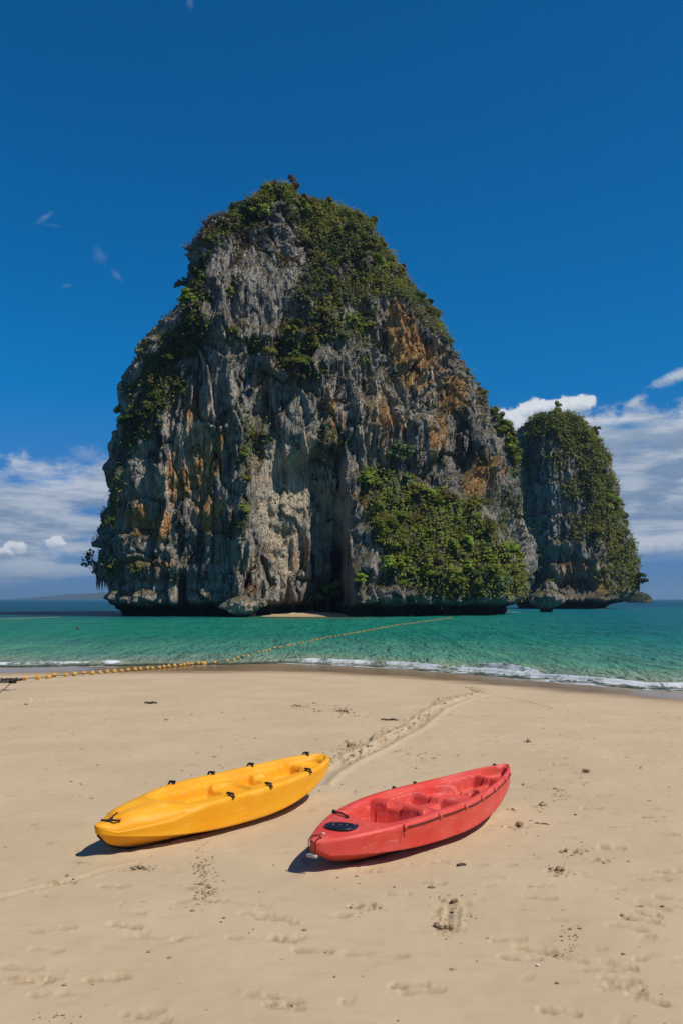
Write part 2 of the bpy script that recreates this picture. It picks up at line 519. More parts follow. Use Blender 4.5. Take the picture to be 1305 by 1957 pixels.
def leaf_material(name, dark, light, trans=0.36):
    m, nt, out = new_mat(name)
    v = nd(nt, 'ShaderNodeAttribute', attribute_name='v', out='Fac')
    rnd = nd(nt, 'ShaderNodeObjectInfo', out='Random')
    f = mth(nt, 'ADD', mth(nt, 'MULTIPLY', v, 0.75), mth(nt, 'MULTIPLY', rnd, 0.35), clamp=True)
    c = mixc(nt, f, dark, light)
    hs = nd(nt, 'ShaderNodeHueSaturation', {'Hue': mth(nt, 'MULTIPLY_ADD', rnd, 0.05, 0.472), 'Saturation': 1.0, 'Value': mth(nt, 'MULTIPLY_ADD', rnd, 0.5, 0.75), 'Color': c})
    b = nd(nt, 'ShaderNodeBsdfPrincipled', {'Base Color': hs, 'Roughness': 0.6, 'Specular IOR Level': 0.2})
    t = nd(nt, 'ShaderNodeBsdfTranslucent', {0: hs})
    s = nd(nt, 'ShaderNodeMixShader', {0: trans, 1: b, 2: t})
    nt.links.new(s, out.inputs[0])
    return m

def plastic_material(name, col, faded, scuff, rough=0.42, amount=0.3):
    m, nt, out = new_mat(name)
    tc = nd(nt, 'ShaderNodeTexCoord', out='Object')
    big = noise(nt, tc, 2.2, 5, 0.6, 0.3)
    scr = noise(nt, vmul(nt, tc, (3.0, 14, 22)), 1.5, 8, 0.75, 0.8)
    drt = noise(nt, tc, 7.0, 7, 0.7)
    c = mixc(nt, ramp(nt, big, 0.3, 0.72), col, faded)
    c = mixc(nt, ramp(nt, scr, 0.52, 0.72, 0.0, amount), c, scuff)
    z = nd(nt, 'ShaderNodeSeparateXYZ', {0: tc}, out=2)
    low = mth(nt, 'MULTIPLY', ramp(nt, z, 0.16, 0.02), ramp(nt, drt, 0.40, 0.65))
    c = mixc(nt, mth(nt, 'MULTIPLY', low, 0.5), c, (0.36, 0.25, 0.14))
    r = mth(nt, 'MULTIPLY_ADD', drt, 0.3, rough - 0.15)
    h = mth(nt, 'ADD', mth(nt, 'MULTIPLY', drt, 0.5), mth(nt, 'MULTIPLY', scr, 0.4))
    bmp = nd(nt, 'ShaderNodeBump', {'Strength': 0.25, 'Distance': 0.006, 'Height': h})
    b = nd(nt, 'ShaderNodeBsdfPrincipled', {'Base Color': c, 'Roughness': r, 'Specular IOR Level': 0.3, 'Normal': bmp})
    nt.links.new(b, out.inputs[0])
    return m

M_SAND = sand_material()
M_WATER = water_material()
M_ROCK = rock_material()
LEAF = {
    'dark': leaf_material('leaf_dark', (0.045, 0.070, 0.013), (0.130, 0.165, 0.030)),
    'olive': leaf_material('leaf_olive', (0.105, 0.108, 0.017), (0.285, 0.270, 0.042)),
    'bright': leaf_material('leaf_bright', (0.110, 0.155, 0.018), (0.300, 0.355, 0.042)),
    'dry': leaf_material('leaf_dry', (0.120, 0.082, 0.032), (0.24, 0.165, 0.064)),
    'pale': leaf_material('leaf_pale', (0.075, 0.125, 0.050), (0.150, 0.205, 0.085)),
}
M_BARK = simple_mat('bark', (0.12, 0.095, 0.07), 0.9, 0.3, 8)
M_YELLOW = plastic_material('yellow_plastic', (0.80, 0.315, 0.004), (0.82, 0.375, 0.010), (0.84, 0.56, 0.20), 0.56, 0.55)
M_RED = plastic_material('red_plastic', (0.60, 0.042, 0.027), (0.64, 0.086, 0.062), (0.76, 0.36, 0.30), 0.52, 0.50)
M_BLACK = simple_mat('black_plastic', (0.012, 0.012, 0.014), 0.45, 0.3, 40)
M_NAVY = simple_mat('hatch_plastic', (0.010, 0.012, 0.022), 0.35, 0.3, 40)
M_STRAP = simple_mat('brown_webbing', (0.040, 0.022, 0.016), 0.75, 0.4, 120, bump=0.4)
M_CORD = simple_mat('black_cord', (0.015, 0.014, 0.014), 0.8, 0.3, 200)
M_GREYTUBE = simple_mat('pale_plastic', (0.50, 0.44, 0.36), 0.6, 0.2, 40)
def float_material():
    m, nt, out = new_mat('float_plastic')
    tc = nd(nt, 'ShaderNodeTexCoord', out='Object')
    rnd = nd(nt, 'ShaderNodeObjectInfo', out='Random')
    n = noise(nt, tc, 22, 5, 0.65)
    c = mixc(nt, rnd, (0.62, 0.29, 0.022), (0.70, 0.42, 0.07))
    c = mixc(nt, ramp(nt, mth(nt, 'ADD', n, mth(nt, 'MULTIPLY', rnd, 0.12)), 0.52, 0.72, 0.0, 0.7), c, (0.16, 0.12, 0.06))
    b = nd(nt, 'ShaderNodeBsdfPrincipled', {'Base Color': c, 'Roughness': 0.6, 'Specular IOR Level': 0.3})
    nt.links.new(b, out.inputs[0])
    return m

M_FLOAT = float_material()
M_FLOATW = simple_mat('white_float', (0.62, 0.60, 0.52), 0.55, 0.2, 14)
M_ROPE = simple_mat('old_rope', (0.10, 0.085, 0.065), 0.9, 0.4, 60, bump=0.5)
M_WEED = simple_mat('dark_weed', (0.035, 0.028, 0.02), 0.8, 0.4, 40, bump=0.4)
M_CLUMP = simple_mat('damp_sand', (0.26, 0.175, 0.095), 0.95, 0.35, 60, bump=0.8)
M_CRUMB = simple_mat('sand_crumb', (0.31, 0.225, 0.13), 0.95, 0.3, 60, bump=0.6)
M_TWIG = simple_mat('driftwood', (0.07, 0.048, 0.032), 0.9, 0.35, 60, bump=0.5)
M_PEBBLE = simple_mat('dark_pebble', (0.035, 0.035, 0.042), 0.6, 0.3, 60)
M_SHELL = simple_mat('shell', (0.70, 0.66, 0.60), 0.5, 0.15, 60)
M_HILL = simple_mat('hill_forest', (0.035, 0.055, 0.030), 0.95, 0.3, 0.01)

# ------------------------------------------------------------------ shoreline and sand
WZ = -0.5                                                        # sea level; the sand round the kayaks is about 0
_sh = [at_z(px, py, WZ) for px, py in ((0, 1276), (200, 1274), (400, 1272), (520, 1268), (640, 1272), (760, 1279),
                                       (900, 1291), (1000, 1300), (1100, 1308), (1200, 1316), (1305, 1325))]
_sx = np.array([-60, -30] + [p[0] for p in _sh] + [16, 24, 60])
_sy = np.array([_sh[0][1] + 3, _sh[0][1] + 1.0] + [p[1] for p in _sh] + [_sh[-1][1] - 2.2, _sh[-1][1] - 4.5, _sh[-1][1] - 8])
_gx = np.linspace(-60, 60, 1201)
_gy = np.interp(_gx, _sx, _sy)
_k = np.hanning(31); _k /= _k.sum()
_gy = np.convolve(np.pad(_gy, 15, 'edge'), _k, 'valid')
_gy += 0.25 * fbm(_gx * 0.35, 3.3, 1.0, 3)

def shore(x):
    return np.interp(x, _gx, _gy)

def beach(x, y):
    s = shore(x) - y
    t = np.clip(s / 27.0, 0, 1)
    z = np.where(s > 0, WZ + 0.5 * (0.40 * t * (2 - t) + 0.60 * t * t * (3 - 2 * t)), WZ + 0.06 * s)
    return np.maximum(z, -3.5) + 0.012 * fbm(x * 0.35, y * 0.5, 2.0, 3) * sstep(-2, 6, s)

def make_sand():
    ys = [4.0]
    while ys[-1] < 52:
        ys.append(ys[-1] * 1.0048 + 0.001)
    ys = np.array([-14, -8, -4, -1, 1, 2.4, 3.3] + ys + [56, 64, 78])
    u = np.concatenate([[-6, -4, -2.6, -1.8, -1.3, -1.12], np.linspace(-1, 1, 640), [1.12, 1.3, 1.8, 2.6, 4, 6]])
    hw = 0.42 * np.maximum(ys, 3.0) + 1.1
    Xg = u[None] * hw[:, None]
    Yg = np.repeat(ys[:, None], len(u), 1)
    Zg = beach(Xg, Yg)
    chew = np.zeros_like(Zg)
    r = np.random.RandomState(3)
    # soft undulation and faint old prints worn by wind
    dry = sstep(1.5, 5.0, shore(Xg) - Yg)
    Zg += dry * (0.010 * fbm(Xg * 1.1, Yg * 1.1, 5.0, 3) + 0.0035 * fbm(Xg * 5, Yg * 5, 9.0, 2))

    def window(x, y, rad):
        ra = np.searchsorted(ys, y - rad); rb = np.searchsorted(ys, y + rad)
        if rb <= ra:
            return None
        h = hw[(ra + rb) // 2]
        ca = np.searchsorted(u, (x - rad) / h - 0.06); cb = np.searchsorted(u, (x + rad) / h + 0.06)
        return (slice(ra, rb), slice(ca, cb)) if cb > ca else None

    def foot(x, y, ang, depth, size=1.0, side=1, toes=True, part_=0):
        wdw = window(x, y, 0.35 * size)
        if wdw is None:
            return
        c, s = math.cos(ang), math.sin(ang)
        dx, dy = Xg[wdw] - x, Yg[wdw] - y
        a = (dx * c + dy * s) / size
        b = (-dx * s + dy * c) / size * side
        jig = 0.10 * perlin(dx * 14 + x * 3, dy * 14, 1.7)
        ell = lambda a0, b0, ra, rb: 1 - np.sqrt(((a - a0) / ra) ** 2 + ((b - b0) / rb) ** 2)
        e1 = ell(0.060, 0.004, 0.078, 0.050); e2 = ell(-0.085, 0.0, 0.058, 0.040); e3 = ell(-0.015, 0.010, 0.095, 0.034)
        f = np.log(np.exp(9 * np.clip(e1, -2, 1)) + np.exp(9 * np.clip(e2, -2, 1)) + np.exp(9 * np.clip(e3, -2, 1))) / 9 + jig
        part = sstep(-0.13, 0.10, a * part_) if part_ else 1.0
        d = -depth * sstep(-0.02, 0.17, f) * (0.75 + 0.35 * sstep(0.0, 0.06, np.abs(a + 0.01))) * part
        if toes:
            for k in range(5):
                d -= depth * 0.5 * sstep(0, 0.6, ell(0.140 - 0.003 * k * k, 0.034 - 0.017 * k, 0.016, 0.0095))
        d += 0.05 * depth * np.exp(-((f + 0.15) / 0.12) ** 2) * part
        d += 0.10 * depth * perlin(dx * 30, dy * 30, 8.0) * sstep(0, 0.3, f)
        Zg[wdw] += d
        chew[wdw] = np.maximum(chew[wdw], min(0.95, depth * 62) * sstep(-0.02, 0.30, f) * (0.35 + 0.35 * sstep(-0.02, 0.12, a) + 1.1 * np.clip(perlin(dx * 26, dy * 26, 4.2), 0, 1)) * part)  # disturbed sand, plus dark painted in to counter the sunlit print walls

    def churn(x, y, rad, amp, stretch=1.0, ang=0.0, dk=1.0):
        wdw = window(x, y, rad * 1.8 * max(1, stretch))
        if wdw is None:
            return
        dx, dy = Xg[wdw] - x, Yg[wdw] - y
        c, s = math.cos(ang), math.sin(ang)
        a = (dx * c + dy * s) / stretch; b = -dx * s + dy * c
        wgt = sstep(1.15, 0.35, np.sqrt(a * a + b * b) / rad + 0.5 * perlin(dx * 9, dy * 9, x))
        n = fbm(Xg[wdw] * 13, Yg[wdw] * 13, 3.0, 3, 0.7)
        Zg[wdw] += wgt * amp * (n - 0.15)
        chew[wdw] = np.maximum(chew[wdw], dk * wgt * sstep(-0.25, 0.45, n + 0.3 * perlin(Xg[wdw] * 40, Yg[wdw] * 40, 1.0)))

    def groove(path, width, depth, rim=0.5, dk=0.0):
        P = np.array(path)
        for a, b in zip(P[:-1], P[1:]):
            m = (a + b) / 2
            rad = np.linalg.norm(b - a) / 2 + width * 3
            wdw = window(m[0], m[1], rad)
            if wdw is None:
                continue
            ab = b - a
            t = ((Xg[wdw] - a[0]) * ab[0] + (Yg[wdw] - a[1]) * ab[1]) / (ab @ ab)
            inn = (t >= 0) & (t < 1)
            dd = np.abs((Xg[wdw] - a[0]) * ab[1] - (Yg[wdw] - a[1]) * ab[0]) / np.linalg.norm(ab)
            dd = dd + width * 0.35 * perlin(Xg[wdw] * 6, Yg[wdw] * 6, 2.0)
            pr = -depth * np.exp(-(dd / width) ** 2) + rim * depth * np.exp(-((dd - width * 1.9) / (width * 0.6)) ** 2)
            Zg[wdw] += np.where(inn, pr, 0)
            if dk:
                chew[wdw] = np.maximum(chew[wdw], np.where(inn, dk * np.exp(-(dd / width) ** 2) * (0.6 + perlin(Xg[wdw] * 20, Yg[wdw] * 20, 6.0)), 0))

    G = lambda px, py: at_z(px, py, 0.0 if py > 1400 else beach(*at_z(px, py, -0.02)[:2]))[:2]
    strong = [(491, 1745), (515, 1750), (541, 1755), (548, 1789), (532, 1792), (468, 1787), (204, 1869), (543, 1909), (543, 1925), (274, 1934), (290, 1945), (239, 1769),
              (1031, 1715), (1247, 1678), (1167, 1620), (1237, 1745), (1247, 1730), (1197, 1773), (1220, 1757),
              (971, 1793), (1021, 1811), (991, 1826), (1087, 1828), (1147, 1851), (1182, 1843), (1182, 1871), (1197, 1888),
              (1237, 1911), (780, 1881), (805, 1891), (1066, 1936), (1151, 1518), (1130, 1543), (1116, 1477),
              (1007, 1418), (1066, 1446), (1103, 1495), (1182, 1580), (1244, 1560), (1263, 1546), (1168, 1619), (1275, 1664),
              (1282, 1718), (695, 1733), (598, 1814), (65, 1874), (40, 1849), (90, 1817), (219, 1692)]
    for k, (px, py) in enumerate(strong):
        x, y = G(px, py)
        foot(x, y, r.uniform(-0.45, 0.35) - (0.5 if px > 1080 and py > 1700 else 0.1) + (math.pi if r.rand() < 0.5 else 0),
             r.uniform(0.007, 0.015) * (1 + 0.03 * max(0, y - 6)), r.uniform(0.9, 1.1), 1 if k % 2 else -1, r.rand() < 0.6)
    faint = [(50, 1779), (110, 1778), (299, 1790), (368, 1788), (244, 1744), (260, 1660), (740, 1826), (690, 1822), (825, 1690), (1242, 1826), (1292, 1836),
             (1247, 1676), (1020, 1431), (1074, 1460), (1069, 1518), (1086, 1573), (1030, 1541), (640, 1750), (150, 1900), (100, 1900)]
    for px, py in faint:
        x, y = G(px, py)
        foot(x, y, r.uniform(-0.6, 0.6), 0.010, 1.05, 1, False, r.choice((-1, 1)))
    for k in range(120):                                          # many more, worn and scattered
        y = r.uniform(5, 24); x = r.uniform(-1, 1) * (0.39 * y + 0.3)
        foot(x, y, r.uniform(-3.1, 3.1), r.uniform(0.003, 0.008) * (1 + 0.05 * max(0, y - 6)), r.uniform(0.9, 1.15), 1 if k % 2 else -1, False, r.choice((-1, 1)))
    for k in range(240):                                          # small dashes and pits made by crabs and wash
        y = r.uniform(7, 30); x = (0.39 * y + 0.3) * (r.uniform(-1, 1) if r.rand() < 0.5 else r.uniform(0.1, 1))
        churn(x, y, r.uniform(0.02, 0.06), r.uniform(0.006, 0.016), r.uniform(1.2, 3.5), r.uniform(-0.5, 0.3), r.uniform(0.3, 0.9))
    for px, py, rad, amp, stx, dk in ((125, 1686, .09, .035, 1.8, .9), (219, 1692, .07, .02, 1.5, .6), (269, 1659, .06, .03, 2.4, 1), (160, 1651, .05, .02, 1.6, .9),
                                  (861, 1748, .14, .03, 1.2, .7), (855, 1778, .09, .045, 1.4, 1), (865, 1727, .09, .03, 2.0, .8),
                                  (1064, 1663, .08, .05, 1.4, 1), (1092, 1624, .10, .035, 1.6, .8), (990, 1579, .09, .05, 1.5, 1),
                                  (973, 1548, .07, .03, 1.4, .8), (1031, 1541, .08, .02, 1.4, .6), (1069, 1518, .09, .02, 1.5, .5), (1148, 1643, .08, .025, 1.4, .8),
                                  (1116, 1477, .07, .04, 2.6, 1), (1007, 1418, .08, .04, 2.4, 1), (1074, 1459, .09, .03, 2.2, .6), (960, 1406, .07, .03, 1.8, .7),
                                  (645, 1359, .17, .06, 2.2, 1), (574, 1349, .14, .04, 2.4, .9), (660, 1366, .10, .05, 2.0, 1),
                                  (787, 1440, .10, .03, 2.0, .8), (810, 1455, .08, .03, 2.0, .8), (772, 1436, .06, .03, 2.0, .8),
                                  (393, 1640, .10, .02, 1.2, .5), (388, 1668, .10, .022, 1.2, .5), (390, 1700, .13, .025, 1.1, .7), (240, 1769, .07, .03, 1.6, .7),
                                  (543, 1921, .06, .03, 1.6, .8), (536, 1790, .05, .03, 1.5, .9), (695, 1733, .09, .03, 2.0, .8), (1190, 1886, .08, .025, 1.8, .7), (1237, 1747, .07, .025, 1.6, .8),
                                  (65, 1872, .10, .025, 2.2, .7), (700, 1660, .10, .012, 1.6, .3)):
        x, y = G(px, py)
        churn(x, y, rad, amp * 0.8, stx, r.uniform(-0.3, 0.2), dk)
    trail = [(900, 1308), (916, 1318), (880, 1327), (845, 1336), (808, 1366), (778, 1388), (734, 1402), (704, 1415), (673, 1430), (645, 1452), (628, 1462)]
    TP = [G(*p) for p in trail]
    for a, b in zip(TP[:-1], TP[1:]):
        n = max(2, int(np.linalg.norm(np.array(b) - a) / 0.16))
        for q in range(n):
            p = a + (np.array(b) - a) * (q / n) + r.normal(0, 0.10, 2)
            churn(p[0], p[1], r.uniform(0.08, 0.16), r.uniform(0.03, 0.055), r.uniform(1, 1.6), r.uniform(0, 1.5), 0.85)
    gp = [(1000, 1330), (926, 1320), (872, 1337), (836, 1354), (790, 1391), (747, 1411), (704, 1434), (654, 1460), (622, 1480), (600, 1500)]
    groove([G(*p) for p in gp[1:]], 0.10, 0.030, 0.8)
    groove([G(*p) for p in ((0, 1342), (60, 1340), (120, 1337), (209, 1332))], 0.10, 0.05, 0.8, 0.8)
    groove([G(*p) for p in ((1050, 1350), (1000, 1336), (930, 1322))], 0.08, 0.02, 0.6, 0.3)
    groove([G(*p) for p in ((0, 1716), (60, 1700), (125, 1686), (200, 1664), (270, 1648))], 0.035, 0.012, 0.7, 0.3)
    groove([G(*p) for p in ((853, 1775), (857, 1745), (858, 1730))], 0.025, 0.012, 0.6)
    groove([G(*p) for p in ((866, 1775), (871, 1745), (872, 1730))], 0.025, 0.012, 0.6)
    # press the hulls into the sand a little
    for kx, ky, kyaw in ((-1.197, 9.985, 0.954), (0.805, 9.469, 0.909)):
        ca, sa = math.cos(kyaw), math.sin(kyaw)
        a_ = (Xg - kx) * ca + (Yg - ky) * sa
        b_ = -(Xg - kx) * sa + (Yg - ky) * ca
        e_ = np.sqrt((a_ / 1.25) ** 2 + (b_ / 0.17) ** 2) + 0.12 * perlin(Xg * 5, Yg * 5, 3.0)
        Zg += -0.016 * sstep(1.0, 0.6, e_) + 0.020 * np.exp(-((e_ - 1.25) / 0.28) ** 2) * (0.6 + 0.6 * perlin(Xg * 7, Yg * 7, 1.0))
    wet = sstep(6.2, 2.8, shore(Xg) - Yg + 0.6 * fbm(Xg * 0.5, Yg * 0.9, 1.0, 4) + 1.6 * perlin(Xg * 0.15, 2.0, 0.0) - 1.6 * np.exp(-((Xg + 1.0) / 6) ** 2))
    wet = wet * (0.12 + 0.88 * sstep(-1.0, 0.2, shore(Xg) - Yg))
    V = np.stack([Xg, Yg, Zg], -1).reshape(-1, 3)
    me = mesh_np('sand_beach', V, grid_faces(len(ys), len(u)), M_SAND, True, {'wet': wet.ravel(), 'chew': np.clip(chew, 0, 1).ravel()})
    o = link('sand_beach', me)
    o['kind'] = 'structure'
    return TP

TRAIL = make_sand()

# ------------------------------------------------------------------ sea
def make_sea():
    b = [-0.6]
    while b[-1] < 14:
        b.append(b[-1] + 0.07)
    while b[-1] < 15000:
        b.append(b[-1] + max(0.07, (b[-1] - 12) * 0.034))
    b = np.array(b)
    u = np.linspace(-1, 1, 560)
    hw = 24 + 1.0 * np.maximum(b, 0)
    Xg = u[None] * hw[:, None]
    B = np.repeat(b[:, None], len(u), 1)
    fall = np.exp(-np.maximum(B, 0) / 60.0)
    Yg = B + shore(np.clip(Xg, -60, 60)) * fall + 30 * (1 - fall)
    px, _ = topx(Xg, Yg, WZ)
    near = sstep(160, 30, B)
    Z = WZ + near * sstep(0, 4, B) * (0.05 * fbm(Xg * 0.22, Yg * 0.5, 1.0, 3) + 0.018 * fbm(Xg * 1.0, Yg * 2.0, 4.0, 3))
    # breaking crests that run along the beach
    envR = sstep(-3.9, -1.6, Xg); envL = sstep(-9.3, -11.6, Xg)
    env = np.clip(envR + 0.55 * envL + 0.9 * np.exp(-((Xg + 10.0) / 0.5) ** 2) + 0.35 * np.exp(-((Xg + 6.9) / 1.2) ** 2) + 0.10, 0, 1.1)
    lump = 0.75 + 0.5 * perlin(Xg * 0.55, 1.0, 3.0)
    c1 = 2.5 + 0.7 * fbm(Xg * 0.16, 9.0, 2.0, 3)
    k1 = (B - c1)
    w1 = np.where(k1 < 0, np.exp(-(k1 / 0.22) ** 2), np.exp(-(k1 / 0.85) ** 2))
    Z = Z + 0.17 * env * lump * w1
    c2 = 4.7 + 0.7 * fbm(Xg * 0.13, 4.0, 8.0, 3)
    e2 = np.exp(-((Xg - 6.2) / 1.3) ** 2) + 0.25 * sstep(5, 9, Xg)
    k2 = B - c2
    Z = Z + 0.24 * e2 * np.where(k2 < 0, np.exp(-(k2 / 0.25) ** 2), np.exp(-(k2 / 0.9) ** 2))
    c3 = 8.5 + 1.0 * fbm(Xg * 0.1, 6.0, 1.0, 2)
    Z = Z + 0.08 * np.exp(-((B - c3) / 1.0) ** 2) * (0.6 + 0.5 * perlin(Xg * 0.2, 0.0, 0.0))
    c0 = 0.35 + 0.45 * fbm(Xg * 0.35, 2.0, 5.0, 3)
    foam = env * 0.95 * np.where(k1 < 0, np.exp(-(k1 / 0.6) ** 2), np.exp(-(k1 / 0.22) ** 2))
    foam = np.maximum(foam, 0.46 * env * sstep(c1 + 0.2, c1 - 0.4, B) * sstep(c0 - 0.2, c0 + 0.3, B))
    foam = np.maximum(foam, (0.30 + 0.45 * env) * np.exp(-((B - c0) / 0.24) ** 2))
    foam = np.maximum(foam, 0.30 * env * sstep(c1 + 2.2, c1, B) * sstep(0, 1, B))
    foam = np.maximum(foam, 0.95 * np.clip(e2, 0, 1) * np.exp(-((k2 + 0.15) / 0.42) ** 2))
    foam = np.maximum(foam, 0.33 * env * np.exp(-((B - c2) / 0.5) ** 2))
    foam = foam * (0.80 + 0.55 * fbm(Xg * 0.9, Yg * 0.5, 2.0, 4, 0.65))
    # foam where the swell meets the far rocks
    for fx, fy, rx, ry, am in ((*at_z(770, 1177, WZ)[:2], 3.0, 3.0, .5), (*at_z(985, 1170, WZ)[:2], 4.5, 4.0, .6), (*at_z(1145, 1164, WZ)[:2], 3.0, 5, .7), (*at_z(930, 1173, WZ)[:2], 3.5, 3.0, .5)):
        foam = np.maximum(foam, am * np.exp(-((Xg - fx) / rx) ** 2 - ((Yg - fy) / ry) ** 2))
    foam = np.clip(foam, 0, 1)
    # water colour by depth and bottom
    lerp = lambda a, c, t: a + (np.array(c) - a) * t[..., None]
    tint = np.zeros(Xg.shape + (3,)) + np.array((0.380, 0.420, 0.255))
    tint = lerp(tint, (0.155, 0.395, 0.235), sstep(2.0, 13, B + 1.6 * perlin(Xg * 0.2, Yg * 0.3, 0.0)))
    tint = lerp(tint, (0.018, 0.275, 0.165), sstep(5, 45, B))
    tint = lerp(tint, (0.008, 0.200, 0.215), sstep(-2, 34, Xg - 0.10 * B) * sstep(6, 26, B))
    band = sstep(90, 135, B) * sstep(-11, -26, Xg + 0.08 * (B - 110)) 
    tint = lerp(tint, (0.002, 0.062, 0.135), band * (0.75 + 0.5 * perlin(Xg * 0.06, Yg * 0.05, 1.0)))
    tint = lerp(tint, (0.002, 0.100, 0.165), sstep(190, 420, B))
    tint = lerp(tint, (0.004, 0.115, 0.150), sstep(500, 3000, B))
    tint = lerp(tint, (0.125, 0.150, 0.085), np.exp(-((Xg + 5) / 9) ** 2) * sstep(96, 108, B) * sstep(-20, -14, Xg) * sstep(12, 2, Xg) * 0.8)
    dep = np.maximum(B, 0) * 0.06 + (Z - WZ) * 1.2
    V = np.stack([Xg, Yg, Z], -1).reshape(-1, 3)
    me = mesh_np('sea', V, grid_faces(len(b), len(u)), M_WATER, True,
                 {'foam': foam.ravel(), 'depth': dep.ravel(), 'tint': tint.reshape(-1, 3), 'far': sstep(60, 2500, B).ravel()})
    o = link('sea', me)
    o['kind'] = 'structure'

make_sea()

# ------------------------------------------------------------------ far hills on the horizon
def make_hills():
    D = 7000.0
    prof = [(60, 1147), (80, 1146), (95, 1143), (110, 1141), (140, 1137), (160, 1135), (180, 1136), (200, 1133), (230, 1128), (270, 1131), (320, 1136), (400, 1144)]
    P = [at_depth(px, py, D) for px, py in prof]
    xs = np.linspace(P[0][0], P[-1][0], 160)
    zs = np.interp(xs, [p[0] for p in P], [p[2] for p in P])
    zs = zs + np.maximum(0, zs) * 0.12 * fbm(xs / 160, 0.0, 1.0, 4)
    rows = []
    for k, f in enumerate(np.linspace(-1, 1, 13)):
        hh = np.sqrt(1 - f * f)
        y = D + f * 900
        rows.append(np.stack([xs, np.full_like(xs, y) + 120 * perlin(xs / 300, k * 0.4, 0), -6 + (zs + 6) * hh * (1 if k == 6 else 0.97 + 0.03 * perlin(xs / 90, k * 1.3, 2))], -1))
    V = np.array(rows).reshape(-1, 3)
    o = link('hills', mesh_np('hills', V, grid_faces(13, 160), M_HILL))
    o['kind'] = 'structure'

make_hills()

# ------------------------------------------------------------------ limestone sea stacks
PXM = 11.8                                                       # photo pixels per metre at the big rock

def sil(pts, Y):
    P = np.array([at_depth(px, py, Y) for px, py in pts])
    o = P[:, 2].argsort()
    return P[o, 2], P[o, 0]

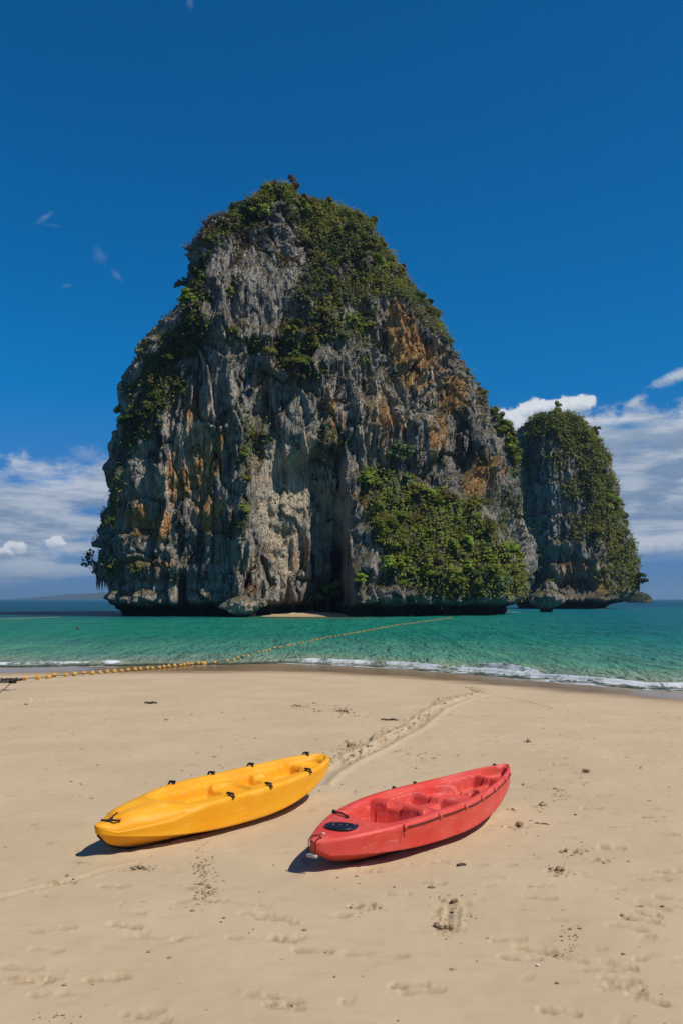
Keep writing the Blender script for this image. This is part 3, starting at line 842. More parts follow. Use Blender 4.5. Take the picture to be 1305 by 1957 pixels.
def build_rock(left, right, YL, YR, YF, rp, nz, nf, nb, feats, wedge=None, zb=-3.0, lean=0.0, seed=0.0, amp=1.0, notch=2.2, sharp=3.3, topexp=1.5):
    zl, xl_ = sil(left, YL)
    zr, xr_ = sil(right, YR)
    zt = min(zl.max(), zr.max())
    wv = np.linspace(0, 1, nz)
    zs = zb + (zt - zb) * (1 - (1 - wv) ** topexp)
    xl = np.interp(zs, zl, xl_); xr = np.interp(zs, zr, xr_)
    a = xr - xl
    q = np.linspace(0, 1, nf, endpoint=False)
    r1 = (1 - np.cos(math.pi * q)) / 2
    r2 = (1 + np.cos(math.pi * np.linspace(0, 1, nb, endpoint=False))) / 2
    R = np.concatenate([r1, r2])
    sgn = np.concatenate([-np.ones(nf), 0.8 * np.ones(nb)])
    hl = np.clip(1 - np.abs(1 - R / rp) ** sharp, 0, 1) ** 0.5
    hr = np.clip(1 - np.clip((R - rp) / (1 - rp), 0, 1) ** 1.9, 0, 1) ** 0.62
    h = np.where(R < rp, hl, hr)
    Ys = YL + (YR - YL) * R
    bmax = (YL + (YR - YL) * rp) - YF
    b = bmax * np.minimum(1, a / (0.62 * a.max())) ** 0.8
    X = xl[:, None] + a[:, None] * R[None]
    Y = Ys[None] + sgn[None] * b[:, None] * h[None] + lean * np.clip(zs, 0, None)[:, None] * (1 - 0.6 * np.abs(2 * R - 1))[None]
    Zz = np.repeat(zs[:, None], X.shape[1], 1)
    front = np.repeat((np.arange(X.shape[1]) < nf)[None], nz, 0)
    tx = np.roll(X, -2, 1) - np.roll(X, 2, 1); ty = np.roll(Y, -2, 1) - np.roll(Y, 2, 1)
    L = np.sqrt(tx * tx + ty * ty) + 1e-6
    nx, ny = ty / L, -tx / L
    x, y, z = X + seed, Y, Zz
    px, py = topx(X, Y, Zz)
    # --- relief: bulges, ribs and flutes, cracks, ledges
    smooth = 0.30 + 0.70 * sstep(-0.35, 0.25, perlin(x / 11, y / 11, z / 13))
    calm = 1 - 0.85 * np.exp(-(((px - 495) / 70) ** 2 + ((py - 545) / 105) ** 2) ** 2)     # the smooth bare slab high on the front
    calm = calm * (1 - 0.72 * np.exp(-(((px - 560) / 62) ** 2 + ((py - 990) / 125) ** 2) ** 2))     # and the pale wall
    calm = np.where(front, calm, 1.0)
    smooth = smooth * calm
    D = 1.9 * fbm(x / 13, y / 13, z / 26, 3)
    fo, fe = facets(x / 5.0 + 0.5 * perlin(x / 7, y / 7, z / 7), z / 13.0 + 0.4 * perlin(x / 6, y / 6, z / 9 + 3), y / 9.0, 3)
    D += (1.7 * fo - 0.8 * np.clip(1 - fe / 0.07, 0, 1)) * (0.35 + 0.65 * calm)
    go, ge = facets(x / 1.9 + 0.4 * perlin(x / 3, y / 3, z / 3), z / 5.5 + 0.3 * perlin(x / 3, y / 3, z / 4 + 3), y / 4.0, 11)
    D += (0.60 * go - 0.28 * np.clip(1 - ge / 0.09, 0, 1)) * (0.4 + 0.6 * calm)
    rib = 1 - np.abs(fbm(x / 3.9 + 0.25 * perlin(x / 5, y / 5, z / 5), y / 3.9, z / 34, 3)) * 1.7
    D += 1.5 * rib * smooth
    fl = np.abs(perlin(x / 1.15 + 0.8 * perlin(x / 3, y / 3, z / 6), y / 1.15, z / 17))
    D += -0.95 * (1 - fl) ** 3 * smooth
    f2 = np.abs(perlin(x / 0.55 + 0.5 * perlin(x / 2, y / 2, z / 3), y / 0.55, z / 7 + 4))
    D += -0.30 * (1 - f2) ** 3 * (0.4 + 0.6 * calm)
    crack = np.abs(perlin(x / 5.5, y / 5.5, z / 32))
    D -= 2.1 * np.clip(1 - crack / 0.10, 0, 1) ** 1.3 * sstep(-0.1, 0.4, perlin(x / 16, y / 16, z / 12 + 5))
    st = z / 6.5 + 0.75 * fbm(x / 8, y / 8, 3.0, 3)
    fr = st - np.floor(st)
    D += 1.3 * (sstep(0.0, 0.80, fr) * (1 - sstep(0.90, 1.0, fr)) - 0.45) * sstep(0.05, 0.4, perlin(x / 8, y / 8, z / 8 + 9))
    D += 0.60 * fbm(x / 2.0, y / 2.0, z / 7.0, 4, 0.6) + 0.20 * fbm(x / 0.55, y / 0.55, z / 1.7, 3, 0.65)
    pk = perlin(x / 2.2, y / 2.2, z / 10.0 + 20)
    D -= 1.5 * sstep(0.38, 0.72, pk) * calm
    D *= amp
    edgef = sstep(0.0, 1.0, np.minimum(1, a / (0.25 * a.max())))[:, None]
    D = D * (0.25 + 0.75 * edgef)
    ns = notch * sstep(2.0, 0.9, z + 0.7 * perlin(x / 4, y / 4, 0.0)) + 0.5 * sstep(0.9, 0.3, z)
    D = D - ns
    F = np.zeros_like(D)
    for f in feats:
        fx, fy, sx, sy, am = f[:5]
        ro = f[5] if len(f) > 5 else 0.0
        po = f[6] if len(f) > 6 else 2.0
        c, s = math.cos(ro), math.sin(ro)
        wx = px + 9 * perlin(px / 30, py / 40, fx)
        u_ = ((wx - fx) * c + (py - fy) * s) / sx
        v_ = (-(wx - fx) * s + (py - fy) * c) / sy
        F += am * np.exp(-(u_ * u_ + v_ * v_) ** (po / 2))
    if wedge is not None:
        F += wedge(px, py, zs[:, None])
    F = np.where(front, F, 0)
    X2 = X + nx * D; Y2 = Y + ny * D - F * sstep(-0.2, 0.5, -ny)
    V = np.stack([X2, Y2, Zz + 0.35 * fbm(x / 1.6, y / 1.6, z / 1.6, 2)], -1)
    nr, nc = X.shape
    faces = grid_faces(nr, nc, True)
    V = V.reshape(-1, 3)
    cap = np.array([[V[-nc:, 0].mean(), V[-nc:, 1].mean(), V[-nc:, 2].max() + 0.3]])
    V = np.vstack([V, cap])
    k = (nr - 1) * nc
    j = np.arange(nc)
    tri = np.stack([k + j, k + (j + 1) % nc, np.full(nc, len(V) - 1)], -1)
    return V, faces, tri, front.reshape(-1), (nr, nc)

def vert_normals(V, shape):
    nr, nc = shape
    P = V[:nr * nc].reshape(nr, nc, 3)
    du = np.roll(P, -1, 1) - np.roll(P, 1, 1)
    dv = np.gradient(P, axis=0)
    n = np.cross(du, dv)
    n /= np.linalg.norm(n, axis=-1, keepdims=True) + 1e-9
    return n.reshape(-1, 3)

def blobs(px, py, lst):
    o = np.zeros_like(px)
    wx = px + 10 * perlin(px / 22, py / 60, 3.0); wy = py + 16 * perlin(px / 20, py / 30, 7.0)
    for fx, fy, sx, sy, am in lst:
        o = np.maximum(o, am * np.exp(-((wx - fx) / sx) ** 2 - ((wy - fy) / sy) ** 2))
    return o

# ---- big rock
L1 = [(497, 351), (478, 374), (446, 390), (437, 420), (402, 447), (388, 470), (368, 500), (362, 530), (360, 560), (350, 600), (318, 640),
      (293, 668), (266, 702), (248, 740), (240, 765), (238, 800), (232, 840), (226, 880), (218, 915), (218, 960), (215, 1000),
      (205, 1040), (198, 1062), (190, 1080), (184, 1092), (186, 1100), (196, 1108), (214, 1117), (217, 1128), (212, 1142), (209, 1152), (216, 1166), (222, 1180), (224, 1230)]
def inset(pts, dx, dy):
    return [(px + (dx if py < 900 else 1.9 * abs(dx) if px < 300 else 0.35 * dx), py + dy * max(0.0, min(1.0, (560 - py) / 160))) for px, py in pts]
R1 = [(585, 351), (604, 362), (655, 381), (698, 408), (723, 430), (743, 468), (766, 500), (808, 550), (826, 580), (847, 620), (872, 655),
      (902, 705), (922, 735), (940, 770), (958, 800), (975, 830), (990, 858), (998, 890), (998, 950), (994, 1000), (993, 1050), (996, 1090), (996, 1130), (985, 1160), (975, 1230)]
L1, R1 = inset(L1, 10, 24), inset(R1, -11, 22)
feats1 = [
    (470, 1010, 34, 175, 3.2, 0.0, 3), (455, 1130, 40, 30, 1.5), (430, 620, 30, 150, 1.2),
    (585, 1040, 9, 100, 1.3), (628, 905, 22, 32, 3.6), (600, 850, 40, 34, 1.2), (645, 950, 10, 50, 1.5),
    (646, 1110, 12, 70, -6.0, 0.0, 4), (630, 1145, 30, 34, -2.5), (346, 1135, 7, 35, -3.0), (475, 1110, 14, 20, -2.0),
    (885, 850, 24, 62, -4.5, 0.0, 3), (905, 910, 35, 40, -2.0), (695, 740, 11, 42, -2.6), (735, 660, 8, 60, -1.5), (795, 690, 12, 40, -2.2), (840, 770, 16, 50, -2.2),
    (508, 770, 10, 50, -2.2), (560, 640, 80, 14, 1.6), (500, 650, 70, 10, 1.2), (820, 640, 60, 22, 2.0, 0.7), (590, 700, 45, 20, 1.6),
    (330, 940, 20, 45, -1.0), (390, 930, 26, 55, -1.6), (270, 1000, 18, 22, -1.0), (300, 1085, 80, 12, 1.2), (350, 1120, 120, 14, -0.8), (270, 1145, 60, 20, 1.2),
    (960, 950, 40, 90, 1.5), (545, 400, 25, 40, 1.5), (470, 540, 50, 120, -0.8),
]

def wedge1(px, py, z):
    cx = [640, 672, 700, 760, 830, 900, 950, 1005, 1030]
    cy = [960, 905, 884, 898, 922, 945, 1005, 1080, 1110]
    d = (py - np.interp(px, cx, cy)) / PXM
    d = np.clip(d, 0, None)
    ramp_ = 13.0 * (1 - np.exp(-d * 0.72 / 13.0))
    winl = sstep(648, 672, px + 0.04 * (py - 900) * -1)
    winr = 1 - 0.25 * sstep(940, 1020, px)
    lump = 1 + 0.16 * fbm(px / 40, py / 40, 1.0, 3)
    base = sstep(-0.5, 3.0, z)
    # the pale wall: recedes to the right from the left buttress into the cave, under an overhang
    wob_ = 14 * perlin(px / 40, py / 60, 2.0)
    top = 880 - 0.35 * (px - 560) + 18 * perlin(px / 18, 1.0, 0.0)
    wall = -8.0 * np.clip((px + wob_ * 0.5 - 498) / 150, 0, 1) * (px < 665) * sstep(top - 22, top + 26, py) * (1 - sstep(640, 662, px + wob_ * 0.4))
    return ramp_ * winl * winr * lump * (0.82 + 0.18 * base) + wall

V1, F1, T1, fr1, sh1 = build_rock(L1, R1, 174.0, 182.0, 152.0, 0.36, 470, 540, 80, feats1, wedge1, lean=0.10, seed=3.0)
n1 = vert_normals(V1, sh1)
px1, py1 = topx(V1[:, 0], V1[:, 1], V1[:, 2])

OCHRE1 = [(350, 895, 22, 48, .95), (385, 890, 28, 55, .95), (402, 975, 22, 42, 1), (332, 915, 14, 45, .8), (265, 992, 20, 26, 1), (300, 1008, 26, 20, .95),
          (375, 800, 22, 50, .5), (420, 860, 20, 60, .45), (560, 1055, 40, 60, .45), (520, 1020, 18, 70, .5), (770, 650, 32, 55, .85), (752, 620, 16, 55, .9), (800, 700, 42, 55, .7),
          (865, 755, 26, 40, .9), (930, 895, 34, 26, .75), (905, 925, 25, 30, .6), (690, 950, 20, 60, .3), (730, 790, 34, 60, .5), (480, 1105, 20, 40, .6), (505, 735, 18, 30, .35),
          (640, 800, 30, 60, .3), (840, 830, 20, 50, .5), (500, 900, 20, 60, .4), (270, 1080, 60, 12, .4), (225, 970, 10, 50, .5)]
PALE1 = [(355, 850, 60, 70, .45), (300, 940, 50, 60, .4), (400, 800, 40, 60, .45), (545, 960, 55, 125, 1), (625, 985, 28, 75, .95), (590, 850, 30, 50, .6), (700, 775, 40, 50, .55), (545, 1090, 45, 50, .6), (770, 790, 30, 60, .45), (520, 770, 10, 40, .4),
         (430, 930, 12, 80, .3), (330, 1135, 110, 18, .35), (740, 900, 20, 40, .3), (500, 1100, 18, 40, .5), (985, 980, 14, 50, .35), (670, 700, 30, 30, .4)]
DARK1 = [(885, 850, 26, 62, .8), (643, 1110, 20, 70, .85), (625, 1145, 40, 30, .8), (346, 1140, 7, 30, .9), (695, 740, 9, 40, .7), (475, 1112, 14, 16, .6), (508, 770, 8, 40, .6), (385, 1060, 60, 26, .15)]  # mostly the shade of caves, cracks and recesses, painted into the rock colour

CANOPY = [(440, 398), (475, 373), (512, 352), (560, 355), (602, 362), (660, 383), (720, 430), (750, 480), (802, 545), (850, 620), (905, 705), (940, 770), (915, 740), (880, 690), (852, 655), (828, 635), (795, 605), (755, 565), (742, 590), (715, 545), (700, 600),
          (660, 575), (640, 610), (592, 598), (560, 578), (580, 520), (600, 500), (572, 450), (545, 385), (520, 378), (500, 430), (470, 440), (445, 452)]
LEDGE = [(432, 622), (482, 645), (535, 648), (565, 615), (610, 605), (650, 600), (700, 620), (690, 640), (640, 645), (600, 668), (598, 710), (560, 725), (528, 690), (470, 662), (430, 640)]
FLANK = [(437, 418), (402, 447), (386, 500), (361, 555), (347, 610), (292, 662), (256, 722), (240, 762), (236, 812), (232, 852), (250, 872), (290, 835), (322, 790), (352, 755), (362, 700), (388, 650), (396, 600), (390, 540), (400, 500), (420, 460)]
SLOPE = [(678, 893), (722, 890), (758, 907), (798, 932), (855, 938), (906, 966), (930, 1012), (958, 1054), (998, 1086), (1008, 1120), (992, 1140), (935, 1140), (870, 1146), (800, 1138), (762, 1120), (735, 1085), (716, 1020), (700, 960), (684, 925)]
RIM = [(905, 700), (930, 745), (958, 795), (975, 825), (1003, 855), (1005, 900), (985, 905), (965, 850), (945, 800)]
TUFTS = [(640, 600, 30, 30), (480, 830, 22, 45), (470, 880, 18, 40), (505, 835, 25, 20), (465, 985, 22, 38), (440, 1010, 14, 20), (340, 1110, 12, 8), (500, 815, 14, 12), (450, 550, 8, 14), (445, 560, 8, 14), (385, 660, 14, 20),
         (225, 905, 14, 45), (222, 970, 10, 30), (215, 1085, 24, 22), (260, 1085, 30, 14), (690, 620, 24, 24), (700, 600, 30, 20), (655, 850, 10, 14), (640, 870, 14, 12), (610, 880, 12, 10), (940, 940, 16, 26), (960, 1000, 16, 30), (905, 960, 14, 14), (690, 680, 14, 20), (745, 690, 10, 10),
         (630, 830, 14, 20), (760, 720, 14, 12), (830, 770, 14, 16), (840, 880, 14, 14), (930, 880, 12, 16), (600, 720, 14, 12), (690, 1105, 15, 16), (710, 900, 30, 18), (980, 960, 14, 40), (720, 970, 16, 30), (650, 640, 60, 20)]

def veg_mask(px, py, polys, tufts):
    wx = px + 16 * fbm(px / 26, py / 26, 2.0, 3); wy = py + 14 * fbm(px / 26, py / 26, 8.0, 3)
    m = np.zeros(px.shape)
    for P in polys:
        m = np.maximum(m, in_poly(wx, wy, P).astype(float))
    for fx, fy, sx, sy in tufts:
        m = np.maximum(m, 0.95 * np.exp(-(((wx - fx) / sx) ** 2 + ((wy - fy) / sy) ** 2) ** 1.5))
    return m

veg1 = veg_mask(px1, py1, (CANOPY, LEDGE, FLANK, SLOPE, RIM), TUFTS)
bare = sstep(0.30, 0.5, fbm(px1 / 28, py1 / 34, 4.0, 3)) * (~in_poly(px1, py1, SLOPE))
veg1 = np.where(fr1.tolist() + [True], veg1 * (1 - 0.8 * bare), np.clip(0.3 + fbm(px1 / 60, py1 / 60, 1.0, 2), 0, 1))
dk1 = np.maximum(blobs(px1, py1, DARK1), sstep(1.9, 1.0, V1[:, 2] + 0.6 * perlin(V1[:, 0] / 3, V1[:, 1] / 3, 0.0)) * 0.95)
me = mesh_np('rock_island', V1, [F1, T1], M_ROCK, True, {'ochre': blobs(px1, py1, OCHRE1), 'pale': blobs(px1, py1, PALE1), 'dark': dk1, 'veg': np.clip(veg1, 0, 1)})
ROCK1 = link('rock_island', me)
tag(ROCK1, 'huge grey limestone sea stack with ochre streaks rising from green water', 'rock island')

# ---- second rock behind on the right
L2 = [(1046, 802), (1008, 810), (990, 832), (980, 862), (978, 900), (985, 1000), (985, 1100), (985, 1162), (985, 1200)]
R2 = [(1082, 804), (1096, 810), (1116, 828), (1131, 854), (1145, 879), (1153, 905), (1162, 930), (1168, 960), (1178, 1000), (1188, 1020),
      (1198, 1050), (1204, 1075), (1209, 1100), (1212, 1118), (1208, 1132), (1192, 1147), (1172, 1160), (1165, 1200)]
feats2 = [(1020, 1090, 30, 45, -5.0, 0, 3), (1085, 1090, 40, 40, -3.0, 0, 3), (1095, 1120, 90, 16, -3.0), (1110, 1145, 80, 9, 2.0), (1060, 1100, 14, 40, 2.5), (1140, 1110, 14, 50, 2.5), (1060, 900, 30, 90, 1.5)]
V2, F2, T2, fr2, sh2 = build_rock(L2, R2, 290.0, 294.0, 268.0, 0.42, 230, 230, 50, feats2, lean=0.06, seed=91.0, notch=2.5)
n2 = vert_normals(V2, sh2)
px2, py2 = topx(V2[:, 0], V2[:, 1], V2[:, 2])
OCHRE2 = [(1150, 1110, 18, 40, .6), (1075, 1100, 30, 30, .55), (1172, 1050, 10, 40, .6), (1100, 1085, 40, 14, .4)]
PALE2 = [(1070, 1095, 18, 30, .5), (1145, 1090, 12, 40, .5), (1090, 990, 20, 20, .3)]
DARK2 = [(1020, 1090, 26, 50, .85), (1085, 1120, 60, 14, .6), (1095, 1075, 20, 12, .5), (1010, 900, 16, 120, .3)]  # recess and overhang shade of the rear rock, painted into its colour
TOP2 = [(1005, 825), (1020, 803), (1050, 792), (1090, 791), (1132, 812), (1150, 850), (1172, 905), (1175, 955), (1190, 1005), (1215, 1060), (1220, 1125), (1200, 1140), (1185, 1115), (1165, 1080), (1150, 1030), (1135, 1005), (1120, 960), (1105, 925),
        (1100, 880), (1080, 850), (1060, 830), (1040, 825), (1015, 850)]
TUFTS2 = [(1060, 870, 30, 10), (1062, 895, 12, 10), (1085, 925, 22, 12), (1100, 945, 18, 12), (1130, 1015, 20, 26), (1150, 1090, 10, 30), (1105, 1020, 20, 18), (1120, 1000, 30, 24), (1165, 1130, 16, 16), (1010, 880, 10, 30)]
veg2 = veg_mask(px2, py2, (TOP2,), TUFTS2)
veg2 = np.where(fr2.tolist() + [True], veg2, np.clip(0.3 + fbm(px2 / 60, py2 / 60, 1.0, 2), 0, 1))
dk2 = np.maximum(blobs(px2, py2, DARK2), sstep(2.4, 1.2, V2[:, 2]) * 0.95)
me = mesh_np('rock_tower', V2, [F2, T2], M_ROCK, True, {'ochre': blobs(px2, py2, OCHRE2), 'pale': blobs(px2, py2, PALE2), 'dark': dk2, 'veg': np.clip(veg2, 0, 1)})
ROCK2 = link('rock_island', me)
tag(ROCK2, 'smaller dark round-topped limestone stack behind the huge one, greenery down its sunny side', 'rock island')
print('rocks', len(V1), len(V2))

# ------------------------------------------------------------------ foliage
def leaf_cloud(centres, outs, size, r, fold=0.35):
    """one folded leaf clump (two triangles) at each centre; returns verts, faces, per-vertex shade value"""
    n = len(centres)
    nrm = outs + r.normal(0, 0.42, (n, 3)) + np.array((0.15, -0.1, 0.6))
    nrm /= np.linalg.norm(nrm, axis=1, keepdims=True) + 1e-6
    t = np.cross(nrm, r.normal(size=(n, 3)))
    t /= np.linalg.norm(t, axis=1, keepdims=True) + 1e-6
    bt = np.cross(nrm, t)
    s = (size * r.uniform(0.6, 1.35, n))[:, None]
    a = centres - t * s * 0.6
    c = centres + t * s * 0.6
    m = nrm * s * fold
    b = centres + bt * s * 0.5 - m * 0.6
    d = centres - bt * s * 0.5 - m * 0.6
    V = np.stack([a, b, c, d], 1).reshape(-1, 3)
    i = np.arange(n)[:, None] * 4
    f = np.concatenate([i + np.array([0, 1, 2]), i + np.array([0, 2, 3])])
    v = np.repeat(np.clip(r.normal(0.45, 0.28, n), 0, 1), 4)
    return V, f, v

def crown_mesh(name, seed, h=1.0, spread=1.0, nb=9, nl=560, size=0.20, loose=0.0):
    """unit crown about 1 m in radius, base at the origin, several uneven sub-crowns"""
    r = np.random.RandomState(seed)
    C, O, W = [], [], []
    cen = []
    for k in range(nb):
        ang = r.uniform(0, 6.28)
        rad = spread * math.sqrt(r.uniform(0.0, 1)) * 0.72
        cen.append((rad * math.cos(ang), rad * math.sin(ang), h * (0.45 + r.uniform(0, 0.95) * (1 - 0.45 * rad)), r.uniform(0.28, 0.52)))
    for cx, cy, cz, br in cen:
        n = int(nl * br * br / sum(c[3] ** 2 for c in cen))
        d = r.normal(size=(n, 3))
        d /= np.linalg.norm(d, axis=1, keepdims=True)
        d[:, 2] = np.abs(d[:, 2]) * 0.9 - 0.25 * r.rand(n)
        p = np.array((cx, cy, cz)) + d * br * (r.uniform(0.55, 1.1, (n, 1)) + loose * r.normal(0, 0.3, (n, 1)))
        C.append(p); O.append(d)
    C, O = np.vstack(C), np.vstack(O)
    V, f, v = leaf_cloud(C, O, size, r)
    v = np.clip(v + 0.30 * (V[:, 2] / (1.6 * h) - 0.5), 0, 1)
    me = mesh_np(name, V, f, LEAF['dark'], False, {'v': v})
    tb = MB()
    tb.tube([(0, 0, -0.75), (0.03, 0.02, -0.2), (0.0, 0.05, 0.35), (0.06, 0.0, 0.8 * h)], [0.10, 0.075, 0.055, 0.02], 6)
    for cx, cy, cz, br in cen[:4]:
        tb.tube([(0.01, 0.04, 0.1 * h), (cx * 0.5, cy * 0.5, 0.25 * h + cz * 0.3), (cx, cy, cz)], [0.045, 0.03, 0.012], 5)
    return me, tb.mesh(name + '_trunk', M_BARK)

PROTO = [crown_mesh('crown', 1), crown_mesh('crown', 2, 1.25, 0.8, 8), crown_mesh('crown', 3, 0.8, 1.1, 10), crown_mesh('crown', 4, 1.0, 1.0, 7, 500, 0.22),
         crown_mesh('crown', 5, 1.5, 0.7, 9), crown_mesh('crown', 6, 0.7, 1.0, 9, 520, 0.18)]
SPINDLY = [crown_mesh('crown', 21, 1.5, 1.0, 7, 120, 0.22, 1.0), crown_mesh('crown', 22, 1.3, 1.1, 8, 130, 0.22, 1.0)]

def plant(name, cat, p, rad, tall, leafk, label, group, proto=None, lean=(0, 0)):
    e = bpy.data.objects.new(name, None)
    e.empty_display_size = 0.5
    COL.objects.link(e)
    e.location = p
    e.rotation_euler = (lean[0], lean[1], random.uniform(0, 6.28))
    e.scale = (rad, rad, rad * tall)
    tag(e, label, cat, group)
    cm, tm = proto or random.choice(PROTO)
    c = link('crown', cm, e)
    c.material_slots[0].link = 'OBJECT'
    c.material_slots[0].material = LEAF[leafk]
    link('trunk', tm, e)
    return e

def scatter(V, N, px, py, front, polys, count, mind, r, zmin=2.0, tufts=None):
    """pick well-spaced points on a rock surface inside outlines"""
    m = np.zeros(len(px), bool)
    wx = px + 11 * fbm(px / 30, py / 30, 2.0, 3); wy = py + 9 * fbm(px / 30, py / 30, 8.0, 3)
    for P in polys or ():
        m |= in_poly(wx, wy, P)
    m = np.zeros(len(px), bool) if polys is None else m
    for fx, fy, sx, sy in tufts or ():
        m |= ((px - fx) / sx) ** 2 + ((py - fy) / sy) ** 2 < 1
    m[:len(front)] &= front
    m[len(front):] = False
    m &= V[:, 2] > zmin
    idx = np.nonzero(m)[0]
    r.shuffle(idx)
    out = []
    P = np.zeros((0, 3))
    for i in idx:
        p = V[i]
        if len(P) and ((P - p) ** 2).sum(1).min() < mind * mind:
            continue
        out.append(i)
        P = np.vstack([P, p])
        if len(out) >= count:
            break
    return out

KIND_WORD = {'dark': 'dark green', 'olive': 'olive green', 'bright': 'bright green', 'dry': 'dry brownish', 'pale': 'pale blue-green'}
TREE_COUNT = 0

def grove(V, N, px, py, front, polys, count, mind, rads, kinds, where, group, seed, tall=(0.8, 1.3), tufts=None, zmin=3.0, noun='tree', sink=0.45):
    global TREE_COUNT
    r = np.random.RandomState(seed)
    for i in scatter(V, N, px, py, front, polys, count, mind, r, zmin, tufts):
        q = perlin(V[i, 0] / 5, V[i, 1] / 5, V[i, 2] / 5 + seed)
        names, wts = zip(*kinds)
        wts = np.array(wts) * np.exp(r.normal(0, 0.4, len(wts)))
        k = r.choice(len(names), p=wts / wts.sum())
        rad = r.uniform(*rads) * (1 + 0.2 * q)
        n = N[i]
        p = V[i] + n * rad * 0.25 + np.array((0, 0, -rad * sink))
        size = 'small' if rad < rads[0] + 0.36 * (rads[1] - rads[0]) else ('large' if rad > rads[0] + 0.72 * (rads[1] - rads[0]) else 'middling')
        spot = where(px[i], py[i])
        plant('cliff_' + noun, noun, p, rad, r.uniform(*tall), names[k], f'{size} {KIND_WORD[names[k]]} {noun} {spot}', f'{size} {KIND_WORD[names[k]]} {noun}s {spot}', None,
              (r.uniform(-0.25, 0.25) + 0.25 * n[1], r.uniform(-0.25, 0.25) + 0.35 * n[0]))
        TREE_COUNT += 1

MIX_TOP = (('dark', 4), ('olive', 3.6), ('bright', 1.4), ('dry', 0.8))
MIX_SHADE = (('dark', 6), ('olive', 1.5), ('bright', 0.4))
MIX_SLOPE = (('dark', 1.1), ('olive', 3.4), ('bright', 5.6), ('dry', 0.6), ('pale', 0.5))
A1 = (V1, np.vstack([n1, [[0, 0, 1]]]), px1, py1, fr1)
A2 = (V2, np.vstack([n2, [[0, 0, 1]]]), px2, py2, fr2)
grove(*A1, (CANOPY,), 78, 1.9, (0.9, 2.0), MIX_TOP, lambda x, y: 'at the peak of the huge rock' if y < 400 else ('left of the bare upper wall' if x < 500 else ('in the summit canopy right of the bare upper wall' if y < 500 and x < 690 else ('along the upper right skyline of the huge rock' if x > 690 and y < 600 else ('low on the right skyline of the huge rock' if x > 740 else 'at the lower hem of the summit canopy')))), None, 31)
grove(*A1, (LEDGE,), 20, 1.7, (1.0, 1.7), MIX_TOP, lambda x, y: 'at the left end of the middle ledge' if x < 530 else ('at the right end of the middle ledge' if x > 610 else 'in the centre of the middle ledge'), None, 32)
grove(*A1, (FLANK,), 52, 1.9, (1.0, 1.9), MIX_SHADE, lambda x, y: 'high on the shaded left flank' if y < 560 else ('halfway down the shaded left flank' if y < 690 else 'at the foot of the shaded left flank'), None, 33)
grove(*A1, (SLOPE,), 80, 1.5, (0.8, 2.1), MIX_SLOPE, lambda x, y: ('at the top' if y < 955 else ('on the lower left' if x < 840 else 'on the lower right') if y > 1050 else ('in the middle left' if x < 830 else 'in the middle right')) + ' of the sunny wooded slope', None, 34, zmin=4.5)
grove(*A1, (RIM,), 22, 1.4, (1.0, 1.8), MIX_TOP, lambda x, y: 'on the right rim above the gap' if y > 800 else 'on the right rim high above the gap', None, 35)
grove(*A2, (TOP2,), 46, 3.2, (1.6, 2.7), (('dark', 2.2), ('olive', 3.5), ('bright', 2.6)), lambda x, y: 'on top of the smaller rear rock' if y < 860 else ('halfway down the smaller rear rock' if y < 1000 else 'low on the sunny side of the smaller rear rock'), None, 36, sink=0.6)

def rock_at(px, py, arr=A1):
    V, N, X, Y, fr = arr
    m = np.nonzero((np.abs(X - px) < 7) & (np.abs(Y - py) < 7))[0]
    i = m[(V[m, 1]).argmin()]
    return V[i]

for (px, py, rad, tall, k, lab) in (
        (757, 886, 2.9, 1.3, 'pale', 'large pale rounded tree standing alone above the wooded slope'),
        (563, 712, 1.9, 1.0, 'bright', 'bright green bush hanging from the middle ledge of the huge rock'),
        (630, 1158, 3.2, 1.0, 'bright', 'wide green bush in the shaded cave mouth at the rock foot'),
        (602, 1163, 2.0, 0.9, 'bright', 'low green bush at the left side of the cave mouth'),
        (690, 1118, 1.3, 0.9, 'bright', 'small fresh green bush on the grey buttress beside the cave'),
        (490, 845, 1.4, 1.1, 'olive', 'olive bush high on the left buttress beside the pale wall'),
        (472, 880, 1.2, 1.2, 'bright', 'bright narrow bush below the olive one on the left buttress'),
        (478, 918, 1.0, 1.0, 'olive', 'small olive bush lowest of three on the upper left buttress'),
        (470, 985, 1.5, 0.9, 'olive', 'yellowish bush bulging from the left buttress above its stalactites'),
        (450, 1012, 1.2, 0.9, 'dark', 'dark bush just below the yellowish one on the left buttress'),
        (445, 560, 0.8, 1.3, 'bright', 'small bright bush alone on the bare upper grey wall'),
        (765, 1100, 1.4, 0.8, 'olive', 'round yellow-olive shrub at the lower left of the wooded slope')):
    p = rock_at(px, py)
    plant('cliff_bush', 'bush', (p[0], p[1] - 0.3, p[2]), rad, tall, k, lab, None)
    TREE_COUNT += 1
for n_, (px, py, rad) in enumerate(((196, 1062, 2.0), (188, 1085, 1.9), (208, 1040, 1.7), (184, 1098, 1.4), (214, 1010, 1.3))):
    i = np.hypot(px1 - px, py1 - py).argmin()
    p = V1[i]
    plant('cliff_tree', 'tree', (p[0] + 0.1, p[1], p[2] - 0.2), rad, 1.15, 'dark', 'thin spindly tree leaning out over the overhang at the left foot', 'spindly trees on the left overhang', random.choice(SPINDLY), (0.1, -0.7))
    TREE_COUNT += 1
print('trees', TREE_COUNT)

